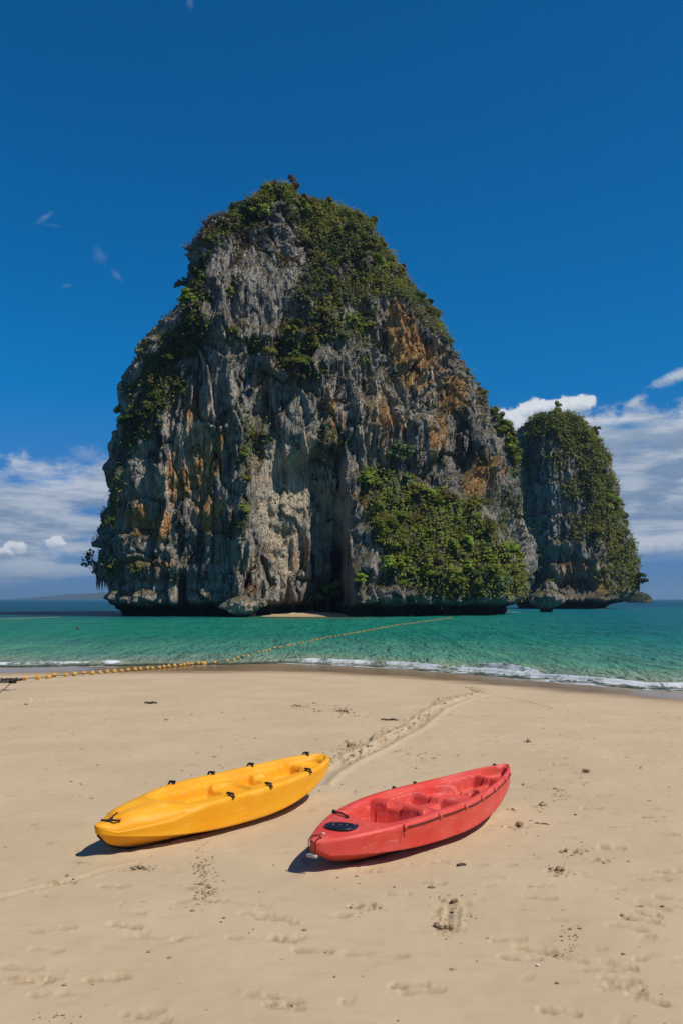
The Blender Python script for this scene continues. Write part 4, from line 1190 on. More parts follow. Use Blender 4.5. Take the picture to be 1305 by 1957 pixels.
def undergrowth(name, V, N, px, py, veg, count, size, leafk, seed, off=(0.1, 1.0), label=None):
    r = np.random.RandomState(seed)
    w_ = np.clip(veg, 0, 1) ** 1.5
    w_ = w_ / w_.sum()
    i = r.choice(len(V), count, p=w_)
    c = V[i] + N[i] * r.uniform(off[0], off[1], (count, 1)) + r.normal(0, 0.15, (count, 3))
    c[:, 2] += r.uniform(0, 0.5, count)
    Vv, f, v = leaf_cloud(c, N[i] * 0.8 + np.array((0, 0, 0.5)), size, r)
    v = np.clip(0.5 * v + 0.5 * (0.5 + 0.8 * perlin(Vv[:, 0] / 1.6, Vv[:, 1] / 1.6, Vv[:, 2] / 1.6)), 0, 1)
    o = link(name, mesh_np(name, Vv, f, LEAF[leafk], False, {'v': v}))
    tag(o, label, 'undergrowth', None, 'stuff')
    return o

# big-leaved mass between the trees, and sparse dry tufts on the bare ledges
w1 = np.where(veg1 > 0.35, veg1, 0); w1[len(fr1):] = 0
frb = np.concatenate([fr1, [False]])
undergrowth('undergrowth', *A1[:4], w1 * frb * ~in_poly(px1, py1, SLOPE) * (perlin(V1[:, 0] / 4, V1[:, 1] / 4, V1[:, 2] / 4) > 0.1), 14000, 0.36, 'dark', 41, (0.0, 1.1), 'dark leafy undergrowth filling the gaps between trees on the huge rock')
undergrowth('undergrowth', *A1[:4], w1 * frb * (perlin(V1[:, 0] / 4, V1[:, 1] / 4, V1[:, 2] / 4) < 0.05), 20000, 0.34, 'olive', 42, (0.1, 1.3), 'olive leafy undergrowth mixed with trees on the huge rock')
upf = sstep(0.15, 0.6, A1[1][:, 2]) * frb * (V1[:, 2] > 4) * sstep(0.0, 0.3, perlin(V1[:, 0] / 5, V1[:, 1] / 5, V1[:, 2] / 7))
undergrowth('undergrowth', *A1[:4], w1 * frb * in_poly(px1 + 20 * perlin(px1 / 22, py1 / 22, 1.0), py1 + 16 * perlin(px1 / 22, py1 / 22, 5.0), SLOPE) * (perlin(px1 / 16, py1 / 16, 3.0) > -0.25), 6500, 0.34, 'bright', 48, (0.0, 1.2), 'sunny green undergrowth between the trees of the wooded slope')
undergrowth('dry_grass', *A1[:4], upf * (1 - 0.6 * w1), 9000, 0.30, 'dry', 43, (0.0, 0.5), 'dry yellow-brown grass tufts on small ledges of the huge rock')
undergrowth('ledge_plants', *A1[:4], upf * (perlin(V1[:, 0] / 3, V1[:, 1] / 3, V1[:, 2] / 3 + 7) > 0.05), 7000, 0.36, 'olive', 44, (0.0, 0.7), 'green plants rooted in cracks and ledges of the huge rock')
undergrowth('undergrowth', *A1[:4], np.where(frb, 0, veg1) * (V1[:, 2] > 5), 9000, 0.8, 'dark', 45, (0.0, 1.0), 'dark undergrowth on the far side of the huge rock')
w2 = np.where(veg2 > 0.35, veg2, 0); w2[len(fr2):] = 0
undergrowth('undergrowth', *A2[:4], w2 * np.concatenate([fr2, [False]]) * (V2[:, 2] > 4), 13000, 0.60, 'bright', 46, (0.0, 2.0), 'green leafy undergrowth on the smaller rear rock')
up2 = sstep(0.1, 0.55, A2[1][:, 2]) * np.concatenate([fr2, [False]]) * (V2[:, 2] > 5)
undergrowth('ledge_plants', *A2[:4], up2, 5000, 0.62, 'dark', 47, (0.0, 1.1), 'green plants in cracks of the smaller rear rock')

# ------------------------------------------------------------------ stalactites (parts of the big rock)
def stalactite(p, r0, ln, seed):
    r = np.random.RandomState(seed)
    b = MB()
    pts, rs = [], []
    for k in range(7):
        t = k / 6
        pts.append((p[0] + r.normal(0, 0.05) * t, p[1] + r.normal(0, 0.05) * t, p[2] + 0.6 - ln * t * 1.2))
        rs.append(max(0.03, r0 * (1 - t) ** 0.7 * r.uniform(0.8, 1.2)))
    b.tube(pts, rs, 7)
    me = b.mesh('stalactite', M_ROCK)
    for nm in ('ochre', 'pale', 'dark', 'veg'):
        a = me.attributes.new(nm, 'FLOAT', 'POINT')
        a.data.foreach_set('value', np.full(len(me.vertices), 0.35 if nm == 'pale' else 0.0, np.float32))
    link('stalactite', me, ROCK1)

for k in range(64):
    reg = random.choice(((186, 216, 1096, 1110), (590, 640, 890, 925), (600, 650, 900, 930), (860, 900, 800, 860), (680, 712, 720, 760), (780, 850, 700, 780), (440, 500, 1085, 1120), (455, 495, 1040, 1090)))
    px, py = random.uniform(reg[0], reg[1]), random.uniform(reg[2], reg[3])
    if px < 220:
        p = V1[np.hypot(px1 - px, py1 - py).argmin()]
    else:
        p = rock_at(px, py)
    stalactite((p[0], p[1] + 0.1, p[2]), random.uniform(0.18, 0.5), random.uniform(0.8, 2.6), k)

# ------------------------------------------------------------------ boulders, mushroom rock, strip of sand, far islet
def lump(name, c, rx, ry, rz, seed, n=28, rough=0.35, attrs=None, flat=0.0, prof=None, label=None, cat=None):
    r = np.random.RandomState(seed)
    th = np.linspace(0, math.pi, n)
    ph = np.linspace(0, 2 * math.pi, 2 * n, endpoint=False)
    T_, P_ = np.meshgrid(th, ph, indexing='ij')
    x, y, z = np.sin(T_) * np.cos(P_), np.sin(T_) * np.sin(P_), np.cos(T_)
    k = 1 + rough * fbm(x * 1.3 + seed, y * 1.3, z * 1.3, 4, 0.6) + 0.12 * (1 - np.abs(perlin(x * 3 + seed, y * 3, z * 2)) * 3)
    if prof is not None:
        k = k * np.interp(z, *prof)
    V = np.stack([x * k * rx, y * k * ry, z * rz * (1 + 0.3 * rough * perlin(x * 2, y * 2, seed))], -1).reshape(-1, 3)
    zer = np.zeros(len(V), np.float32)
    at = {'ochre': zer + 0.1, 'pale': zer + 0.3, 'dark': sstep(-0.3, -0.75, V[:, 2] / rz), 'veg': zer}
    at.update({k_: zer + v_ for k_, v_ in (attrs or {}).items()})
    o = link(name, mesh_np(name, V, grid_faces(n, 2 * n, True), M_ROCK, True, at), None, c)
    if cat:
        tag(o, label, cat)
    return o

p = at_z(465, 1177, WZ)
lump('boulder', (p[0] * 0.955, 148.5, 1.0), 2.35, 1.6, 1.85, 5, 30, 0.40, {'pale': 0.5}, prof=([-1, -.5, 0, .5, 1], [.55, .8, 1.15, 1.05, .8]), label='flat-topped pale boulder in the water at the rock foot', cat='boulder')
p = at_z(497, 1178, WZ)
lump('boulder', (p[0] * 0.962, 149.0, 1.6), 0.95, 0.8, 0.8, 8, 20, 0.35, {'pale': 0.45}, label='small rounded boulder propped against the flat-topped pale one', cat='boulder')
m_ = at_z(1043, 1170, WZ)
s_ = m_[1] / 145.0
msh = lump('mushroom_rock', (m_[0], m_[1], 1.55 * s_), 2.3 * s_, 1.8 * s_, 2.35 * s_, 12, 34, 0.42, {'pale': 0.15}, prof=([-1, -.75, -.5, -.2, .2, .5, .8, 1], [.6, .55, .5, 1.05, 1.1, .72, .6, .55]), label='mushroom-shaped rock islet standing before the gap, undercut by the sea', cat='rock')
kb = lump('knob', (0.5 * s_, 0, 1.85 * s_), 1.0 * s_, 0.9 * s_, 1.1 * s_, 14, 22, 0.4, {'pale': 0.15})
kb.parent = msh
plant('cliff_bush', 'bush', (m_[0] + 0.7 * s_, m_[1], 3.9 * s_), 0.85 * s_, 0.6, 'olive', 'round green shrub on top of the mushroom-shaped rock islet', None)
for k, (px, py, r_) in enumerate(((770, 1177, .5), (785, 1178, .35), (815, 1176, .5), (845, 1175, .4), (720, 1178, .45), (900, 1174, .6), (925, 1173, .45), (945, 1171, .6), (690, 1177, .4), (965, 1170, .5))):
    p = at_z(px, py, WZ)
    o = lump('shore_stone', (p[0], p[1], WZ + 0.1), r_ * 1.5, r_, r_ * 0.7, 30 + k, 12, 0.4, {'dark': 0.5}, label='low dark stone at the waterline below the wooded slope', cat='stone')
    o['group'] = 'low stones at the waterline'
# narrow strip of sand before the cave
xs = np.linspace(at_z(492, 1178, WZ)[0], at_z(700, 1178, WZ)[0], 60)
rows = []
for f in np.linspace(0, 1, 9):
    w_ = np.sin(np.linspace(0, 1, 60) * math.pi) ** 0.5
    rows.append(np.stack([xs, 149.0 + (1 - w_) * 2 + f * 9 + 0.4 * perlin(xs / 3, f, 0), WZ - 0.12 + 0.75 * f * w_ + 0.03 * perlin(xs, f * 6, 1)], -1))
Vs = np.array(rows).reshape(-1, 3)
o = link('sand_strip', mesh_np('sand_strip', Vs, grid_faces(9, 60), M_SAND, True, {'wet': np.repeat(np.linspace(0.6, 0, 9), 60), 'chew': np.zeros(540)}))
o['kind'] = 'structure'
# far wooded islet past the second rock
D_ = 760.0
p = at_depth(1221, 1144, D_)
isl = lump('islet', (p[0], D_, -0.5), 9.5, 7, 7.2, 51, 26, 0.3, {'veg': 0.9}, prof=([-1, 0, .4, .8, 1], [1, 1, .95, .8, .7]), label='tiny wooded islet on the horizon past the smaller rock', cat='islet')
r = np.random.RandomState(9)
d = r.normal(size=(1500, 3)); d /= np.linalg.norm(d, axis=1, keepdims=True); d[:, 2] = np.abs(d[:, 2])
Vv, f, v = leaf_cloud(d * np.array((9.6, 7.2, 7.4)) * r.uniform(0.93, 1.08, (1500, 1)) + np.array((0, 0, 0.6)), d, 1.6, r)
link('foliage', mesh_np('foliage', Vv, f, LEAF['dark'], False, {'v': v}), isl)['kind'] = 'stuff'

# ------------------------------------------------------------------ kayaks
def hump(u, a, b, s):
    return sstep(a - s, a + s, u) * (1 - sstep(b - s, b + s, u))

class Kayak:
    def __init__(k, x, y, yaw, W, e1, e2, q1, q2, z0, ra, rb, roll, L, wells, crown, label, mat, chine, blunt, dome):
        k.__dict__.update(locals())
        k.root = bpy.data.objects.new('kayak', None)
        k.root.empty_display_size = 0.3
        COL.objects.link(k.root)
        k.root.location = (x, y, float(beach(np.array(x), np.array(y))) - 0.012)
        k.root.rotation_euler = (0, 0, yaw)
        tag(k.root, label, 'kayak', 'two kayaks lying on the beach')
    def width(k, u):
        u = np.asarray(u, float)
        e = np.where(u < 0, k.e1, k.e2); q = np.where(u < 0, k.q1, k.q2)
        return np.maximum(k.W * (1 - np.abs(np.clip(u, -0.9999, 0.9999)) ** e) ** q, 0.0) + np.where(u < 0, k.blunt, 0.012) * np.abs(u) ** 5 * np.sqrt(np.maximum(1 - np.abs(u) ** 12, 0)) + 0.004
    def sheer(k, u):
        u = np.asarray(u, float)
        return k.z0 + np.where(u < 0, k.ra, k.rb) * u ** 2 - k.dome * (1 - sstep(-0.66, -0.36, u)) * sstep(-1.0, -0.9, u)
    def point(k, u, s, dz=0.0):
        """a point on the deck: s = -1 near rim .. 1 far rim"""
        w_ = float(k.width(u))
        return Vector((u * k.L / 2, s * w_, float(k.sheer(u)) + k.roll * s * w_ + float(k.deck(np.array(u), np.array(s))) + dz))
    def keel(k, u):
        u = np.asarray(u, float)
        return (k.sheer(u) - 0.06) * np.clip((np.abs(u) - 0.5) / 0.5, 0, 1) ** np.where(u < 0, 3.2, 2.4)
    def deck(k, u, s):
        w_ = k.width(u)
        base = k.crown(u, s, w_)
        return base - k.wells(u, s, w_)
    def hull(k, name):
        nu, ns, nh = 230, 121, 64
        u = np.sin(np.linspace(-math.pi / 2, math.pi / 2, nu) * 0.985)
        u = 0.55 * u + 0.45 * np.linspace(-1, 1, nu)
        u = np.clip(u / np.abs(u).max(), -1, 1) * 0.9985
        s = np.linspace(-1, 1, ns)
        s = np.sign(s) * np.abs(s) ** 0.9
        U, S_ = np.meshgrid(u, s, indexing='ij')
        W_ = k.width(U)
        Zd = k.sheer(U) + k.roll * S_ * W_ + k.deck(U, S_)
        edge = np.clip((np.abs(S_) - 0.94) / 0.06, 0, 1)
        Zd -= 0.010 * edge ** 2 * (1 - (k.dome > 0) * (1 - sstep(-0.66, -0.36, U)))
        deckv = np.stack([U * k.L / 2, S_ * W_, Zd], -1)
        # hull below the rim, from the far rim round the keel to the near rim
        v = np.linspace(0, 2, nh + 2)[1:-1]
        U2, V_ = np.meshgrid(u, v, indexing='ij')
        side = np.where(V_ <= 1, 1.0, -1.0)
        t = np.where(V_ <= 1, V_, 2 - V_)
        w2 = k.width(U2); g2 = k.sheer(U2) + k.roll * side * w2 - 0.010
        au = np.abs(U2)
        g0 = k.sheer(U2)
        kz = k.keel(U2)
        cz = k.chine[0] + np.where(U2 < 0, k.chine[1], k.chine[2]) * au ** 2.5
        cz = np.maximum(cz, kz + 0.015)
        cz = np.minimum(cz, g2 - 0.03)
        tk = np.array([0, 0.06, 0.14, 0.40, 0.54, 0.575, 0.61, 0.74, 0.88, 1.0])
        fy = np.array([1.0, 1.025, 1.030, 1.00, 0.995, 0.995, 0.84, 0.52, 0.20, 0.0])
        yy = np.interp(t, tk, fy)
        zt_ = np.interp(t, tk, [0, 0.05, 0.14, 0.62, 0.94, 1.0, 1.0, 1.0, 1.0, 1.0])
        zb_ = np.interp(t, tk, [0, 0, 0, 0, 0, 0, -0.12, 0.45, 0.82, 1.0])
        Z2 = g2 + (cz - g2) * zt_ + (kz - cz) * zb_ - 0.0 * t
        tip = np.clip((au - 0.9) / 0.1, 0, 1)
        X2 = U2 * k.L / 2 - np.sign(U2) * tip ** 2 * 0.02 * t
        hullv = np.stack([X2, side * yy * w2, Z2], -1)
        ring = np.concatenate([deckv, hullv[:, :, :]], 1)      # s from -1..1 then hull far->near
        nr, nc = ring.shape[:2]
        V = ring.reshape(-1, 3)
        fs = grid_faces(nr, nc, True)
        V = np.vstack([V, [ring[0].mean(0), ring[-1].mean(0)]])
        j = np.arange(nc)
        c0 = np.stack([(j + 1) % nc, j, np.full(nc, nr * nc)], -1)
        c1 = np.stack([(nr - 1) * nc + j, (nr - 1) * nc + (j + 1) % nc, np.full(nc, nr * nc + 1)], -1)
        me = mesh_np(name, V, [fs[:, ::-1], c0[:, ::-1], c1[:, ::-1]], k.mat, True)
        o = link(name, me, k.root)
        bpy.context.view_layer.update()
        return o

def pan(u, s, u0, u1, hw, depth, soft=0.05, n=3.0, du=0.05):
    """a moulded recess with rounded plan"""
    c, h_ = (u0 + u1) / 2, (u1 - u0) / 2
    d = (np.abs((u - c) / h_) ** n + np.abs(s / hw) ** n) ** (1 / n)
    return depth * (1 - sstep(1 - soft * 1.6, 1 + soft, d))

def scallop(u, s, u0, u1, nrib, hw, depth, floor_hw=0.40, rib=0.085, end=0.02):
    """a leg well whose side walls carry moulded foot rests"""
    t = (u - u0) / (u1 - u0)
    wave = np.abs(np.sin(np.clip(t, 0, 1) * math.pi * nrib)) ** 0.7
    wall = hw - rib + rib * wave
    a = np.abs(s)
    lat = 1 - sstep(wall - 0.10, wall + 0.012, a)
    ends = sstep(u0 - end, u0 + end, u) * (1 - sstep(u1 - end, u1 + end, u))
    ridge = 0.35 * depth * (1 - sstep(0.10, 0.20, a))
    return ends * lat * (depth - ridge)

def yellow_crown(u, s, w_):
    nr = 1 - sstep(-0.66, -0.36, u)
    c = (0.122 * np.sqrt(np.maximum(1 - np.abs(s) ** 2.2, 0)) * sstep(-1.04, -0.80, u)) * nr
    c = c - 0.016 * hump(u, -0.86, -0.62, 0.06) * np.exp(-(s / 0.30) ** 2)
    c = c - 0.018 * np.exp(-((u + 0.90) / 0.03) ** 2 - ((np.abs(s) - 0.42) / 0.22) ** 2)
    return c

def yellow_wells(u, s, w_):
    tr = pan(u, s, -0.56, 0.965, 0.80, 0.065, 0.06, 5)
    d = tr
    d = np.maximum(d, scallop(u, s, -0.36, 0.00, 4, 0.74, 0.185))
    d = np.maximum(d, pan(u, s, -0.04, 0.17, 0.60, 0.105, 0.16, 2.4))
    d = np.maximum(d, scallop(u, s, 0.18, 0.37, 2, 0.74, 0.175))
    d = np.maximum(d, pan(u, s, 0.34, 0.50, 0.58, 0.100, 0.16, 2.4))
    d = np.maximum(d, scallop(u, s, 0.47, 0.76, 4, 0.76, 0.18))
    d = np.maximum(d, pan(u, s, 0.79, 0.945, 0.62, 0.085, 0.1, 2.2))
    return d

def red_crown(u, s, w_):
    c = 0.022 * (1 - s * s) * (1 - hump(u, -0.58, 1.2, 0.06))
    return c

def red_wells(u, s, w_):
    d = pan(u, s, -0.60, 0.97, 0.83, 0.045, 0.05, 5)
    d = np.maximum(d, pan(u, s, -0.605, -0.275, 0.76, 0.225, 0.022, 5))
    lip = 0.050 * hump(u, -0.275, -0.205, 0.008) * (1 - sstep(0.66, 0.76, np.abs(s))) * (1 - hump(s, -0.12, 0.26, 0.03) * 0.9)
    d = np.maximum(d, scallop(u, s, -0.10, 0.12, 4, 0.74, 0.150))
    d = np.maximum(d, pan(u, s, 0.13, 0.47, 0.78, 0.135, 0.030, 2.0))
    d = np.maximum(d, scallop(u, s, 0.46, 0.72, 4, 0.76, 0.18))
    d = np.maximum(d, pan(u, s, 0.74, 0.955, 0.80, 0.105, 0.035, 2.1))
    d = d - 0.012 * np.exp(-(((((u - 0.845) / 0.095) ** 2 + (s / 0.66) ** 2) ** 0.5 - 0.80) / 0.05) ** 2)
    return d - lip

KY = Kayak(-1.197, 9.985, 0.954, 0.383, 2.85, 1.78, 1.00, 0.43, 0.405, -0.116, 0.070, 0.076, 3.415, yellow_wells, yellow_crown,
           'yellow plastic sit-on-top kayak on the sand with dark straps along its rim', M_YELLOW, (0.075, 0.150, 0.354), 0.055, 0.060)
KY.hull('hull')
KR = Kayak(0.805, 9.469, 0.909, 0.435, 2.932, 1.38, 1.10, 0.66, 0.381, -0.100, 0.085, 0.041, 3.43, red_wells, red_crown,
           'faded red sit-on-top kayak on the sand with a round black hatch', M_RED, (0.090, 0.080, 0.275), 0.060, 0.0)
KR.hull('hull')

def rim_strap(K, u, side, out=0.016, inn=0.065, wd=0.030):
    """a webbing tab folded over the rim with a small buckle"""
    b = MB()
    w_ = float(K.width(u))
    prof = []
    for s in np.linspace(1.0, 1.0 - inn / w_, 5):
        prof.append(K.point(u, side * s, 0.010))
    p0 = K.point(u, side * 1.0, 0)
    pts = [p0 + Vector((0, side * 0.020, -out)), p0 + Vector((0, side * 0.022, -0.012))] + [p + Vector((0, side * 0.006 * (i == 0), 0.006 * (i < 2))) for i, p in enumerate(prof)]
    vs, fs = [], []
    for i, p in enumerate(pts):
        wob = 0.006 * math.sin(i * 2.1 + u * 9)
        for e in (-1, 1):
            for hgt in (0, 0.007):
                vs.append(p + Vector((e * wd / 2 + wob, side * hgt * (i < 2), hgt * (i >= 2))))
    for i in range(len(pts) - 1):
        a = i * 4
        fs += [(a, a + 2, a + 6, a + 4), (a + 1, a + 5, a + 7, a + 3), (a, a + 4, a + 5, a + 1), (a + 2, a + 3, a + 7, a + 6)]
    fs += [(0, 1, 3, 2), (len(vs) - 4, len(vs) - 2, len(vs) - 1, len(vs) - 3)]
    b.add(vs, fs)
    o = b.build('strap', M_STRAP, K.root, False)
    k = MB()
    q = prof[1] + Vector((0, 0, 0.012))
    k.box(q, wd * 1.35, 0.040, 0.016)
    k.box(q + Vector((0, -side * 0.035, 0.004)), wd * 0.9, 0.03, 0.014)
    k.build('buckle', M_BLACK, o, False)

for u, sd in ((-0.245, 1), (0.10, 1), (0.447, 1), (0.915, 1), (-0.19, -1), (0.155, -1), (0.60, -1)):
    rim_strap(KY, u, sd)
# carry toggle on the near end of the yellow kayak
b = MB()
c = KY.point(-0.915, -0.30, 0.024)
hd = Vector((math.cos(KY.yaw), -math.sin(KY.yaw), 0.0))
b.tube([c - hd * 0.088, c - hd * 0.05, c + hd * 0.05, c + hd * 0.088], 0.0095, 10)
h_ = b.build('carry_handle', M_BLACK, KY.root)
b = MB()
a0 = KY.point(-0.86, 0.0, 0.004)
mid_ = (a0 + c) / 2 + Vector((0, 0, 0.016))
b.tube([a0, mid_, c - hd * 0.014 + Vector((0, 0, 0.006))], 0.0042, 6)
b.tube([a0, mid_ + Vector((0, 0.004, 0.002)), c + hd * 0.014 + Vector((0, 0, 0.006))], 0.0042, 6)
b.tube([a0 + Vector((0.03, 0.0, -0.004)), a0 + Vector((0.015, 0.0, 0.008)), a0 + Vector((-0.004, 0.0, 0.004))], 0.007, 6)
b.build('cord', M_CORD, h_)
# worn dark keel strip under the near end
b = MB()
pts = []
for u in np.linspace(-0.985, -0.50, 16):
    pts.append((u * KY.L / 2 + 0.004, 0.0, float(KY.keel(u)) + 0.004))
b.tube(pts, [0.010 + 0.008 * math.sin(min(1, i / 4) * 1.57) for i in range(16)], 8)
b.build('keel_strip', M_BLACK, KY.root)

# hatch of the red kayak: rim, domed lid and three finger holes
hc = KR.point(-0.765, 0.0, -0.002)
e = link('hatch', None, KR.root, hc)
b = MB()
b.lathe([(0.144, -0.02), (0.148, 0.002), (0.144, 0.007), (0.133, 0.008), (0.128, 0.004)], 36)
b.build('hatch_rim', M_NAVY, e)
nR, nA = 26, 64
rr = np.linspace(0, 0.128, nR); aa = np.linspace(0, 2 * math.pi, nA, endpoint=False)
Rg, Ag = np.meshgrid(rr, aa, indexing='ij')
xh, yh = Rg * np.cos(Ag), Rg * np.sin(Ag)
zh = 0.008 + 0.004 * (1 - (Rg / 0.128) ** 2) - 0.008 * sstep(0.109, 0.126, Rg)
for hx, hy in ((-0.028, 0.050), (0.0, 0.0), (0.028, -0.050)):
    zh = zh - 0.022 * (1 - sstep(0.013, 0.022, np.hypot(xh - hx, yh - hy) - 0.004))
link('hatch_lid', mesh_np('hatch_lid', np.stack([xh, yh, zh], -1).reshape(-1, 3), grid_faces(nR, nA, True), M_NAVY), e)
# end loop and pale grip
nose = KR.point(-0.985, 0, 0)
wn = float(KR.width(-0.955))
b = MB()
h0 = KR.point(-0.955, 0.55, 0.006); h1 = KR.point(-0.955, -0.55, 0.006)
gz = nose.z - 0.135
gx = nose.x - 0.020
b.tube([h0, h0 + Vector((-0.02, 0.0, 0.010)), Vector((gx - 0.002, 0.036, nose.z - 0.01)), Vector((gx - 0.004, 0.040, gz))], 0.0045, 6)
b.tube([h1, h1 + Vector((-0.02, 0.0, 0.010)), Vector((gx - 0.002, -0.036, nose.z - 0.01)), Vector((gx - 0.004, -0.040, gz))], 0.0045, 6)
b.tube([h0, KR.point(-0.94, 0.0, 0.012), h1], 0.0045, 6)
lp = b.build('carry_handle', M_CORD, KR.root)
b = MB()
b.tube([(gx, -0.050, gz - 0.004), (gx, -0.04, gz), (gx, 0.04, gz), (gx, 0.050, gz - 0.004)], 0.015, 12)
b.build('grip', M_GREYTUBE, lp)
b = MB()
q = KR.point(-0.91, 0.0, 0.002)
b.lathe([(0.016, -0.004), (0.016, 0.006), (0.010, 0.010), (0.002, 0.011)], 14, q)
b.build('drain_plug', M_GREYTUBE, KR.root)
# bungee across the rear deck
b = MB()
pts = [KR.point(-0.60 - 0.05 * t, 0.90 - 0.62 * t, 0.010 + 0.01 * math.sin(t * 3.1)) for t in np.linspace(0, 1, 8)]
b.tube(pts, 0.008, 7)
bg_ = b.build('bungee', M_CORD, KR.root)
b = MB()
b.lathe([(0.020, -0.006), (0.018, 0.016), (0.006, 0.022)], 12, pts[0])
b.lathe([(0.016, -0.006), (0.014, 0.012), (0.005, 0.016)], 12, pts[-1])
b.build('bungee_hook', M_BLACK, bg_)
# side line through moulded eyelets
us = (-0.52, -0.238, 0.024, 0.256, 0.482, 0.72, 0.86)
def side_pt(K, u, drop, out=0.0, side=-1):
    w_ = float(K.width(u))
    return Vector((u * K.L / 2, side * (w_ * 1.035 + out), float(K.sheer(u)) + K.roll * side * w_ - drop))
pts = []
for a, c in zip(us[:-1], us[1:]):
    for t in (0, 0.25, 0.5, 0.75):
        pts.append(side_pt(KR, a + (c - a) * t, 0.028 + 0.008 * math.sin(t * math.pi), 0.010))
pts.append(side_pt(KR, us[-1], 0.026, 0.008))
b = MB()
b.tube(pts, 0.0046, 6)
b.tube([pts[0], pts[0] + Vector((-0.035, -0.004, -0.02)), pts[0] + Vector((-0.045, -0.006, -0.075))], 0.0045, 6)
ln = b.build('side_line', M_CORD, KR.root)
for u in us:
    b = MB()
    q = side_pt(KR, u, 0.028, -0.006)
    b.lathe([(0.026, 0.0), (0.023, 0.016), (0.012, 0.022)], 14, q, (0, -1, 0.15))
    b.build('eyelet', M_RED, KR.root)
b = MB()
for u, s in ((0.25, 0.98), (0.06, 0.985), (0.93, 0.9)):
    q = KR.point(u, s, 0.0)
    b = MB()
    b.lathe([(0.022, -0.006), (0.018, 0.012), (0.006, 0.017)], 12, q)
    b.build('deck_fitting', M_BLACK, KR.root)
for K in (KY, KR):
    K.root.rotation_euler = (0, 0, K.yaw)

# ------------------------------------------------------------------ float line
SL = bpy.data.objects.new('float_line', None)
COL.objects.link(SL)
SL.location = tuple(at_z(0, 1305, -0.05))
tag(SL, 'rope of yellow floats running from the sand out over the green water', 'float line')
zoom = [(56, 346), (103, 342), (143, 339), (184, 335), (221, 330), (257, 328), (291, 325), (324, 322), (355, 320), (386, 317), (413, 315), (440, 313), (466, 311), (491, 308),
        (516, 306), (541, 304), (565, 301), (588, 299), (608, 298), (630, 295), (652, 293), (672, 291), (690, 289), (708, 287), (724, 286), (737, 284.5), (766, 281), (775, 280), (785, 279)]
fl = [(x * 0.498, 1130 + y * 0.498) for x, y in zoom]
path = [(392, 1269), (404, 1267.5), (422, 1265), (440, 1262), (452, 1258.5), (480, 1251), (500, 1246), (525, 1239.5), (542, 1236), (565, 1231), (590, 1226), (622, 1218.5), (650, 1214.5), (680, 1209), (710, 1203.5), (757, 1195), (800, 1189), (835, 1184.5), (862, 1181)]
def sand_pt(px, py):
    z = -0.1
    for _ in range(6):
        p = at_z(px, py, z)
        z = float(np.maximum(beach(p[0], p[1]), WZ))
    return np.array(at_z(px, py, z))
def float_mesh():
    b = MB()
    pr = [(0.018, -0.078), (0.030, -0.072), (0.034, -0.060)]
    for t in np.linspace(0.35, math.pi - 0.35, 9):
        pr.append((0.068 * math.sin(t), -0.062 * math.cos(t)))
    pr += [(0.034, 0.060), (0.030, 0.072), (0.018, 0.078)]
    b.lathe(pr, 14, (0, 0, 0), (1, 0, 0))
    return b.mesh('float', M_FLOAT)
FM = float_mesh()
rope_pts = []
P3 = [sand_pt(*p) for p in fl]
for i, p in enumerate(P3):
    P3[i] = p + np.array((0, 0, 0.064))
W3 = [at_z(px, py, WZ + 0.03) for px, py in path]
W3 = np.array(W3)
# resample the part on the water
seg = np.r_[0, np.cumsum(np.linalg.norm(np.diff(W3, axis=0), axis=1))]
NF = 96
tt = np.linspace(0, 1, NF) * seg[-1]
tt = np.sort(np.clip(tt + rng.uniform(-0.28, 0.28, NF), 0, seg[-1]))
WF = np.stack([np.interp(tt, seg, W3[:, k]) for k in range(3)], 1)
WF[:, 2] += 0.02 * np.sin(np.arange(NF) * 1.7)
allp = np.array(P3 + list(WF))
base = np.array(SL.location)
for i, p in enumerate(allp):
    o = link('float', FM, SL)
    d = allp[min(i + 1, len(allp) - 1)] - allp[max(i - 1, 0)]
    o.location = tuple(p - base)
    o.rotation_euler = (rng.uniform(0, 6), 0.0, math.atan2(d[1], d[0]) + rng.normal(0, 0.15))
    o.location = tuple(np.array(o.location) + rng.normal(0, 0.025, 3) * np.array((1, 1, 0.2)))
    sc = rng.uniform(1.0, 1.3) * (1.0 if i < len(P3) else 0.9)
    o.scale = (sc, sc, sc)
b = MB()
rp = [at_depth(-60, 1309, 20.6)] + [at_depth(-5, 1306, 20.8)] + list(allp)
b.tube([Vector(p - base) for p in rp], 0.016, 5)
b.build('rope', M_ROPE, SL)
b = MB()
kn = at_z(10, 1306, -0.02)
rr_ = np.random.RandomState(4)
for k in range(9):
    c0 = kn + rr_.normal(0, 1, 3) * np.array((0.16, 0.10, 0.0)) + np.array((-0.05, 0, 0.05))
    b.tube([c0 + rr_.normal(0, 0.07, 3) * np.array((1.3, 1, 0.5)) + np.array((0.05 * t, 0, 0.02)) for t in range(5)], [0.02, 0.035, 0.04, 0.03, 0.015], 6)
b.build('rope_tangle', M_WEED, SL, True, tuple(-base))
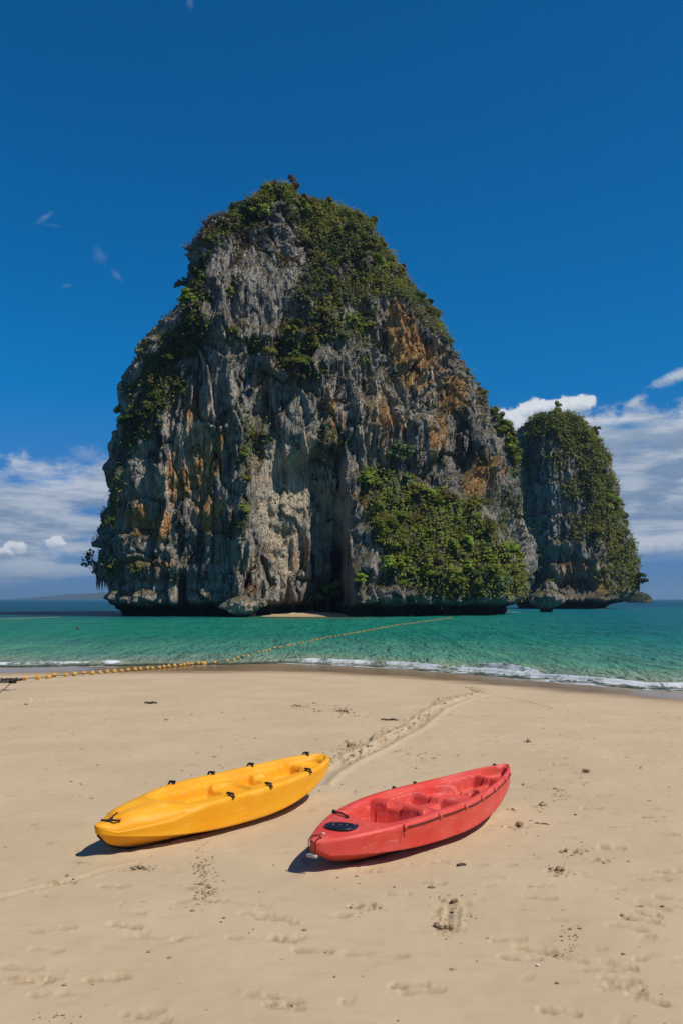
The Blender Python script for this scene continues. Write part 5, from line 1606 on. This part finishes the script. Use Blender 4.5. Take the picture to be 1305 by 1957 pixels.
# second, pale line far out and a lone marker buoy
s2 = bpy.data.objects.new('float_line', None)
COL.objects.link(s2)
p0, p1 = at_z(-30, 1184.5, WZ), at_z(112, 1180.5, WZ)
s2.location = tuple(p0)
tag(s2, 'distant line of small pale floats on the dark blue water', 'float line')
for k in range(30):
    t = k / 29
    p = p0 + (p1 - p0) * t + np.array((0, 0.8 * math.sin(t * 7), 0.06))
    o = link('float', FM, s2)
    o.material_slots[0].link = 'OBJECT'
    o.material_slots[0].material = M_FLOATW
    o.location = tuple(p - p0)
    o.scale = (0.95, 0.95, 0.95)
b = MB()
b.tube([Vector((p1 - p0) * (k / 24)) + Vector((0, 0.8 * math.sin(k / 24 * 7), 0.05)) for k in range(25)], 0.02, 5)
b.build('rope', M_ROPE, s2)
p = at_z(149, 1203, WZ)
by = bpy.data.objects.new('marker_buoy', None)
COL.objects.link(by)
by.location = (p[0], p[1], WZ)
tag(by, 'small dark red marker buoy alone on the water', 'buoy')
b = MB()
b.lathe([(0.05, -0.15)] + [(0.15 * math.sin(t), 0.05 - 0.15 * math.cos(t)) for t in np.linspace(0.3, 2.85, 9)] + [(0.05, 0.28)], 14)
b.build('buoy_body', simple_mat('buoy_red', (0.085, 0.028, 0.02), 0.5, 0.2, 8), by)
b = MB()
b.tube([(0.04 * math.cos(t), 0, 0.29 + 0.05 * math.sin(t)) for t in np.linspace(0, math.pi, 7)], 0.015, 6)
b.build('top_ring', M_BLACK, by)

# ------------------------------------------------------------------ small things on the sand
def sandz(x, y):
    return float(beach(np.array(x), np.array(y)))

def clump(px, py, size, label, seed):
    p = sand_pt(px, py)
    r = np.random.RandomState(seed)
    b = MB()
    for k in range(r.randint(4, 7)):
        size_ = size * 0.85
        c = Vector((r.normal(0, size * 0.55), r.normal(0, size * 0.3), size * r.uniform(0.05, 0.35)))
        q = size_ * r.uniform(0.22, 0.46)
        vs, fs = [], []
        n, m = 6, 8
        for i in range(n + 1):
            th = math.pi * i / n
            for j in range(m):
                ph = 2 * math.pi * j / m
                d = Vector((math.sin(th) * math.cos(ph), math.sin(th) * math.sin(ph), math.cos(th)))
                kk = q * (1 + 0.35 * float(perlin(d.x * 1.7 + seed + k, d.y * 1.7, d.z * 1.7)))
                vs.append(c + Vector((d.x * kk, d.y * kk, d.z * kk * 0.75)))
        for i in range(n):
            for j in range(m):
                fs.append((i * m + j, i * m + (j + 1) % m, (i + 1) * m + (j + 1) % m, (i + 1) * m + j))
        b.add(vs, fs)
    o = b.build('sand_clump', M_CLUMP, None, True, (p[0], p[1], p[2] - size * 0.05))
    tag(o, label, 'sand clump', 'dug-up clumps of damp sand')

for k, c in enumerate(((990, 1579, 0.075, 'damp sand clump nearest the far tip of the red kayak'), (1064, 1663, 0.065, 'dark pair of damp sand lumps right of the red kayak'),
                       (856, 1776, 0.075, 'damp sand clump at the end of the double groove below the red kayak'), (866, 1724, 0.05, 'loose damp sand clump at the top of the double groove'),
                       (1116, 1476, 0.085, 'low dark sand clump between two footprints on the right'), (648, 1360, 0.14, 'largest damp sand clump, near the middle of the beach toward the water'),
                       (574, 1350, 0.10, 'damp sand clump left of the largest one toward the water'), (675, 1426, 0.10, 'damp sand clump in the churned trail beyond the kayaks'),
                       (1007, 1418, 0.08, 'dark flat sand clump beyond the far tip of the red kayak'), (270, 1659, 0.05, 'small dark sand clump in front of the yellow kayak'),
                       (973, 1548, 0.05, 'small damp sand clump just beside the far half of the red kayak'))):
    clump(*c, 60 + k)

def crumbs():
    r = np.random.RandomState(77)
    C, Sz = [], []
    def burst(px, py, n, sx, sy, s0):
        for _ in range(n):
            p = sand_pt(px + r.normal(0, sx), py + r.normal(0, sy))
            C.append(p); Sz.append(0.58 * s0 * math.exp(r.normal(0, 0.55)))
    burst(388, 1650, 130, 12, 22, .008); burst(393, 1700, 110, 14, 12, .010); burst(375, 1680, 50, 18, 25, .007)
    burst(861, 1750, 60, 26, 26, .010); burst(1064, 1663, 40, 14, 10, .010); burst(990, 1582, 40, 16, 8, .010); burst(1025, 1600, 14, 14, 14, .010)
    burst(1095, 1625, 40, 22, 8, .009); burst(1150, 1643, 18, 12, 6, .008); burst(1090, 1800, 60, 14, 24, .007); burst(270, 1659, 30, 24, 3, .009); burst(125, 1686, 25, 18, 5, .009)
    burst(1069, 1520, 40, 16, 7, .010); burst(1031, 1541, 20, 10, 5, .010); burst(700, 1735, 20, 22, 10, .008); burst(1237, 1748, 25, 24, 14, .008); burst(543, 1922, 15, 14, 5, .007); burst(110, 1945, 25, 30, 6, .007)
    burst(645, 1359, 60, 26, 5, .022); burst(574, 1349, 40, 22, 4, .02); burst(800, 1445, 60, 26, 9, .014)
    for a, b_ in zip(TRAIL[:-1], TRAIL[1:]):
        for _ in range(60):
            t = r.rand()
            x, y = a + (b_ - a) * t + r.normal(0, 0.16, 2)
            C.append(np.array((x, y, sandz(x, y)))); Sz.append(0.011 * math.exp(r.normal(0, 0.55)))
    for _ in range(700):
        y = r.uniform(5, 22); x = r.uniform(-1, 1) * (0.39 * y + 0.3)
        C.append(np.array((x, y, sandz(x, y)))); Sz.append(0.0042 * math.exp(r.normal(0, 0.5)) * (1 + 0.06 * y))
    C = np.array(C); Sz = np.array(Sz)
    n = len(C)
    base_ = np.array([(1, 0, 0), (0.5, 0.87, 0), (-0.5, 0.87, 0), (-1, 0, 0), (-0.5, -0.87, 0), (0.5, -0.87, 0), (0, 0, 1.1), (0, 0, -0.6)])
    V = base_[None] * (1 + r.normal(0, 0.22, (n, 8, 3))) * Sz[:, None, None] * np.array((1.25, 1.0, 0.6)) + C[:, None] + np.array((0, 0, 0.25))[None, None] * Sz[:, None, None]
    f = np.array([(i, (i + 1) % 6, 6) for i in range(6)] + [((i + 1) % 6, i, 7) for i in range(6)])
    F = (np.arange(n)[:, None, None] * 8 + f[None]).reshape(-1, 3)
    o = link('sand_crumbs', mesh_np('sand_crumbs', V.reshape(-1, 3), F, M_CRUMB, False))
    tag(o, 'loose crumbs of damp sand scattered along tracks and footprints', 'sand crumbs', None, 'stuff')

crumbs()

def stick(px, py, length, ang, rad, label, name='driftwood_twig', mat=None):
    p = sand_pt(px, py)
    b = MB()
    r = np.random.RandomState(int(px))
    pts, rs = [], []
    for k in range(7):
        t = k / 6 - 0.5
        pts.append((math.cos(ang) * t * length + r.normal(0, 0.006), math.sin(ang) * t * length + r.normal(0, 0.006), rad * 0.8 + 0.012 * math.sin(k * 1.9) * length * 3))
        rs.append(rad * (1 - 1.1 * abs(t)) + 0.002)
    b.tube(pts, rs, 6)
    o = b.build(name, mat or M_TWIG, None, True, tuple(p))
    tag(o, label, 'twig' if 'twig' in name else 'leaf')

stick(289, 1345, 0.30, 0.05, 0.030, 'dark driftwood piece alone on the left sand below the float line')
stick(744, 1377, 0.34, -0.05, 0.022, 'dark driftwood twig on the sand right of the churned trail')
stick(1036, 1576, 0.16, -0.35, 0.007, 'thin dark twig on the sand right of the red kayak')
stick(881, 1655, 0.09, 0.5, 0.014, 'curled dry brown leaf on the sand beside the red hull', 'dry_leaf')
def pebble(px, py, size, mat, label, name, cat):
    p = sand_pt(px, py)
    b = MB()
    b.lathe([(size * 0.3, 0), (size * 0.9, size * 0.2), (size, size * 0.5), (size * 0.7, size * 0.9), (size * 0.2, size * 1.05)], 10)
    o = b.build(name, mat, None, True, (p[0], p[1], p[2] - size * 0.15))
    o.scale = (1.3, 1.0, 0.8)
    o.rotation_euler = (0.1, 0.1, px)
    tag(o, label, cat)
pebble(1099, 1558, 0.016, M_PEBBLE, 'small dark pebble alone on the sand right of the red kayak', 'pebble', 'pebble')
pebble(1235, 1696, 0.008, M_SHELL, 'tiny white shell fragment on the far right sand', 'shell', 'shell')
pebble(1027, 1845, 0.011, M_SHELL, 'white shell fragment on the sand in the lower right', 'shell', 'shell')
pebble(101, 1450, 0.010, M_SHELL, 'tiny white shell fragment on the smooth sand left of the yellow kayak', 'shell', 'shell')

# ------------------------------------------------------------------ haze over the sea
def make_haze():
    m, nt, out = new_mat('haze')
    v = nd(nt, 'ShaderNodeVolumePrincipled', {'Color': (0.50, 0.74, 1.0, 1), 'Density': HAZE, 'Anisotropy': 0.3})
    nt.links.new(v, out.inputs['Volume'])
    b = MB()
    b.box((0, 8000, 68), 34000, 16600, 146)
    o = b.build('haze', m, None, False)
    o['kind'] = 'stuff'

HAZE = 0.00011
make_haze()
